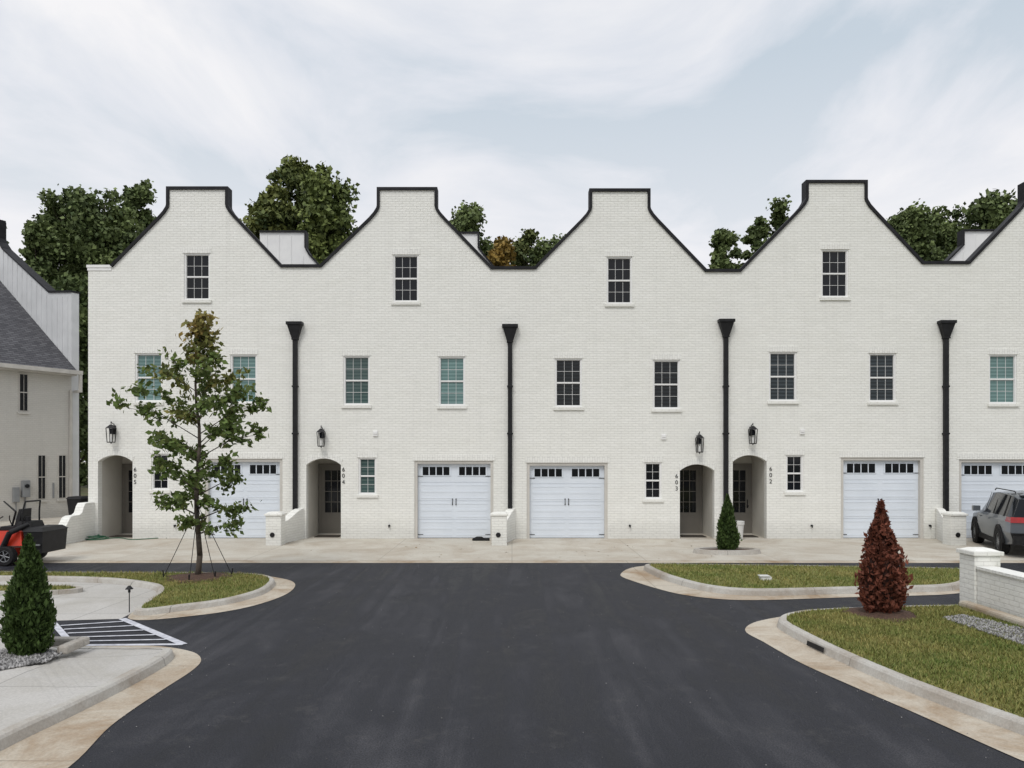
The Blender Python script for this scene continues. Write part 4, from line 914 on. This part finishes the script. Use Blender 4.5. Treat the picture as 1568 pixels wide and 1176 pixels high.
# ---------- SUV ----------
def suv():
    c = Vector((15.42, -2.9, 0)); f = Vector((.359, .933, 0)).normalized(); rt = Vector((f.y, -f.x, 0))
    root = empty('parked_suv', c)
    def T(L, W, z): p = c+f*L+rt*W; return (p.x, p.y, z)
    m, nt, N, Lk, P = newmat('grey_car_paint'); n = N.new('ShaderNodeTexNoise'); n.inputs['Scale'].default_value = 300
    mx_ = N.new('ShaderNodeMix'); mx_.data_type = 'RGBA'; mx_.inputs[6].default_value = (.085, .098, .115, 1); mx_.inputs[7].default_value = (.12, .135, .155, 1)
    Lk.new(n.outputs['Fac'], mx_.inputs[0]); Lk.new(mx_.outputs[2], P.inputs['Base Color']); P.inputs['Metallic'].default_value = .3; P.inputs['Roughness'].default_value = .38; P.inputs['Coat Weight'].default_value = .6
    red = pm('tail_lamp_red', (.35, .01, .01), (.25, .01, .01), 10, .15)
    st = [
     ([-2.40,-2.48,-2.47,-2.42,-2.24,-2.20],[.40,.70,1.0,1.12,1.62,1.68],[.84,.94,.93,.88,.70,0]),
     ([-2.05,-2.05,-2.05,-2.05,-2.0,-1.98],[.34,.70,1.0,1.12,1.70,1.76],[.92,.985,.97,.92,.75,0]),
     ([-1.4,-1.4,-1.4,-1.4,-1.35,-1.35],[.30,.70,1.0,1.12,1.72,1.785],[.94,1.0,.985,.935,.76,0]),
     ([-.45,-.45,-.45,-.45,-.45,-.45],[.28,.70,1.0,1.10,1.73,1.79],[.95,1.0,.985,.935,.76,0]),
     ([.4,.4,.4,.4,.3,.3],[.28,.70,1.0,1.09,1.70,1.77],[.95,1.0,.985,.93,.74,0]),
     ([1.15,1.15,1.15,1.10,.62,.60],[.30,.70,1.0,1.08,1.62,1.70],[.94,1.0,.975,.90,.68,0]),
     ([1.35,1.35,1.35,1.35,1.32,1.28],[.32,.70,1.0,1.06,1.12,1.16],[.94,.995,.96,.88,.72,0]),
     ([2.05,2.05,2.05,2.05,2.05,2.05],[.34,.68,.93,1.0,1.05,1.08],[.92,.97,.93,.84,.6,0]),
     ([2.30,2.44,2.42,2.38,2.36,2.40],[.36,.62,.86,.92,.95,.96],[.80,.84,.84,.78,.55,0])]
    mb = MB(); ns = len(st)
    for sd in (-1, 1):
        V = [T(st[i][0][j], sd*st[i][2][j], st[i][1][j]) for i in range(ns) for j in range(6)]
        o = len(mb.v); mb.v += V
        for i in range(ns-1):
            for j in range(5):
                mat = 0
                if j == 3 and 0 <= i < 5: mat = 1
                if i == 5 and j in (3, 4): mat = 1
                mb.f.append((o+i*6+j, o+(i+1)*6+j, o+(i+1)*6+j+1, o+i*6+j+1)); mb.m.append(mat)
        for e in (0, ns-1):
            for j in range(5):
                a, b = st[e][0], st[e][1]
                q = [T(a[j], sd*st[e][2][j], b[j]), T(a[j], 0, b[j]), T(a[j+1], 0, b[j+1]), T(a[j+1], sd*st[e][2][j+1], b[j+1])]
                mb.v += q; k = len(mb.v); mb.f.append((k-4, k-3, k-2, k-1) if j < 4 else (k-4, k-3, k-2)); mb.m.append(1 if (j == 3 and e == 0) else (2 if j == 0 else 0))
    ob = mb.build('body', [m, 'glass', 'rubber'], root, smooth=True)
    bm = bmesh.new(); bm.from_mesh(ob.data); bmesh.ops.remove_doubles(bm, verts=bm.verts, dist=.002); bmesh.ops.recalc_face_normals(bm, faces=bm.faces); bm.to_mesh(ob.data); bm.free()
    bb = ob.modifiers.new('b', 'BEVEL'); bb.width = .03; bb.segments = 3; bb.limit_method = 'ANGLE'; bb.angle_limit = .25
    ob.modifiers.new('wn', 'WEIGHTED_NORMAL')
    d = MB(); d.T = T
    for s in (-1, 1):
        for L0 in (-1.45, 1.5):
            n = 18; pts = [(L0+.50*math.cos(math.pi*i/n), .36+.50*math.sin(math.pi*i/n)) for i in range(n+1)]; pin = [(L0+.41*math.cos(math.pi*i/n), .36+.41*math.sin(math.pi*i/n)) for i in range(n+1)]
            for i in range(n):
                w0, w1 = s*.95, s*1.012
                q = [pts[i], pts[i+1], pin[i+1], pin[i]]
                d.add([(a, w0, b) for a, b in q]+[(a, w1, b) for a, b in q], [(0,1,2,3),(4,5,6,7),(0,1,5,4),(1,2,6,5),(2,3,7,6),(3,0,4,7)], 0)
            d.add([(L0+.43*math.cos(2*math.pi*i/24), s*1.003, .37+.43*math.sin(2*math.pi*i/24)) for i in range(24)], [tuple(range(24))], 0)
        d.box(-.98, 1.02, s*.96-.03, s*.99+.03, .26, .40, 0)
        d.add([(-2.50, s*.50, .98), (-2.50, s*.94, .98), (-2.44, s*.93, 1.13), (-2.44, s*.50, 1.13), (-2.44, s*.5, .98), (-2.10, s*.985, 1.0), (-2.12, s*.95, 1.12), (-2.38, s*.5, 1.13)], [(0,1,2,3),(1,5,6,2),(0,1,5,4),(3,2,6,7)], 1)
        for L0 in (-1.75, -.6, .35):
            d.add([(L0-.04, s*.945, 1.11), (L0+.04, s*.945, 1.11), (L0+.03, s*.765, 1.70), (L0-.04, s*.765, 1.70)], [(0, 1, 2, 3)], 0)
        d.tube([(-1.9, s*.68, 1.77), (-1.8, s*.68, 1.82), (.2, s*.68, 1.83), (.35, s*.68, 1.77)], [.016]*4, 6, 0)
        d.box(.95, 1.15, min(s*.95, s*1.15), max(s*.95, s*1.15), 1.08, 1.24, 2)
        for L0 in (-.25, .8): d.box(L0-.1, L0+.1, min(s*.98, s*1.02), max(s*.98, s*1.02), .93, .96, 2)
    d.box(-2.53, -2.40, -.88, .88, .38, .62, 0); d.box(-2.535, -2.47, -.26, .26, .78, .93, 4)
    d.box(-2.3, -2.0, -.62, .62, 1.71, 1.745, 2); d.box(-2.515, -2.47, -.5, .5, 1.0, 1.05, 3); d.box(-2.545, -2.52, -.35, .35, .36, .46, 3)
    d.build('trim_and_lamps', ['rubber', red, m, 'silver', 'plate'], root)
    w = MB()
    for s in (-1, 1):
        for L0 in (-1.45, 1.5):
            p = Vector(T(L0, s*.90, .37)); wheel(w, p, rt*s, .37, .25, 0, 1, 10)
    w.build('wheels', ['rubber', 'silver'], root, smooth=False)
suv()

# ---------- sky / light ----------
w = bpy.data.worlds.new('World'); S.world = w; w.use_nodes = True
nt = w.node_tree; N = nt.nodes; L = nt.links; bg = N['Background']; bg.inputs['Strength'].default_value = .1
EL, ROT = math.radians(52), math.radians(200)
sky = N.new('ShaderNodeTexSky'); sky.sky_type = 'NISHITA'; sky.sun_disc = False; sky.sun_elevation = EL; sky.sun_rotation = ROT; sky.dust_density = 2
tc = N.new('ShaderNodeTexCoord'); sp = N.new('ShaderNodeSeparateXYZ'); L.new(tc.outputs['Generated'], sp.inputs[0])
za = N.new('ShaderNodeMath'); za.operation = 'MAXIMUM'; za.inputs[1].default_value = 0; L.new(sp.outputs['Z'], za.inputs[0])
zb = N.new('ShaderNodeMath'); zb.operation = 'ADD'; zb.inputs[1].default_value = .10; L.new(za.outputs[0], zb.inputs[0])
dx = N.new('ShaderNodeMath'); dx.operation = 'DIVIDE'; L.new(sp.outputs['X'], dx.inputs[0]); L.new(zb.outputs[0], dx.inputs[1])
dy = N.new('ShaderNodeMath'); dy.operation = 'DIVIDE'; L.new(sp.outputs['Y'], dy.inputs[0]); L.new(zb.outputs[0], dy.inputs[1])
cb = N.new('ShaderNodeCombineXYZ'); cb.inputs[2].default_value = 3.7
ox = N.new('ShaderNodeMath'); ox.operation = 'ADD'; ox.inputs[1].default_value = -.80; L.new(dx.outputs[0], ox.inputs[0]); L.new(ox.outputs[0], cb.inputs[0])
oy = N.new('ShaderNodeMath'); oy.operation = 'ADD'; oy.inputs[1].default_value = .32; L.new(dy.outputs[0], oy.inputs[0]); L.new(oy.outputs[0], cb.inputs[1])
n1 = N.new('ShaderNodeTexNoise'); n1.inputs['Scale'].default_value = 1.25; n1.inputs['Detail'].default_value = 9; n1.inputs['Roughness'].default_value = .56; n1.inputs['Distortion'].default_value = .4; L.new(cb.outputs[0], n1.inputs['Vector'])
r = N.new('ShaderNodeValToRGB'); e = r.color_ramp.elements
e[0].position = .36; e[0].color = (.60, .68, .76, 1); e[1].position = .60; e[1].color = (.98, .97, .98, 1); k = e.new(.47); k.color = (.79, .82, .88, 1)
L.new(n1.outputs['Fac'], r.inputs['Fac'])
hz = N.new('ShaderNodeMapRange'); hz.inputs[1].default_value = .14; hz.inputs[2].default_value = .46; hz.inputs[3].default_value = .88; hz.inputs[4].default_value = 0; L.new(sp.outputs['Z'], hz.inputs[0])
mh = N.new('ShaderNodeMix'); mh.data_type = 'RGBA'; mh.inputs[7].default_value = (.965, .95, .965, 1); L.new(hz.outputs[0], mh.inputs[0]); L.new(r.outputs['Color'], mh.inputs[6])
zn = N.new('ShaderNodeMapRange'); zn.inputs[1].default_value = .55; zn.inputs[2].default_value = 1; zn.inputs[3].default_value = 10; zn.inputs[4].default_value = 12.5; L.new(sp.outputs['Z'], zn.inputs[0])
vm = N.new('ShaderNodeVectorMath'); vm.operation = 'SCALE'; L.new(mh.outputs[2], vm.inputs[0]); L.new(zn.outputs[0], vm.inputs['Scale'])
mx = N.new('ShaderNodeMix'); mx.data_type = 'RGBA'; mx.inputs[0].default_value = .93; L.new(sky.outputs[0], mx.inputs[6]); L.new(vm.outputs[0], mx.inputs[7])
L.new(mx.outputs[2], bg.inputs['Color'])
sl = bpy.data.lights.new('sun', 'SUN'); sl.energy = 1.4; sl.angle = math.radians(22); sl.color = (1, .97, .92)
so = bpy.data.objects.new('sun', sl); S.collection.objects.link(so)
to = Vector((math.sin(ROT)*math.cos(EL), math.cos(ROT)*math.cos(EL), math.sin(EL))); so.rotation_euler = to.to_track_quat('Z', 'Y').to_euler(); so.location = to*60

S.view_settings.view_transform = 'Standard'; S.view_settings.look = 'None'; S.view_settings.exposure = 0
cam = bpy.data.cameras.new('camera'); cam.sensor_width = 36; cam.lens = 36*1125/1568; cam.shift_y = 112/1568; cam.clip_end = 1500
co = bpy.data.objects.new('camera', cam); co.location = (0, -25, CAMH); co.rotation_euler = (math.pi/2, 0, 0); S.collection.objects.link(co); S.camera = co
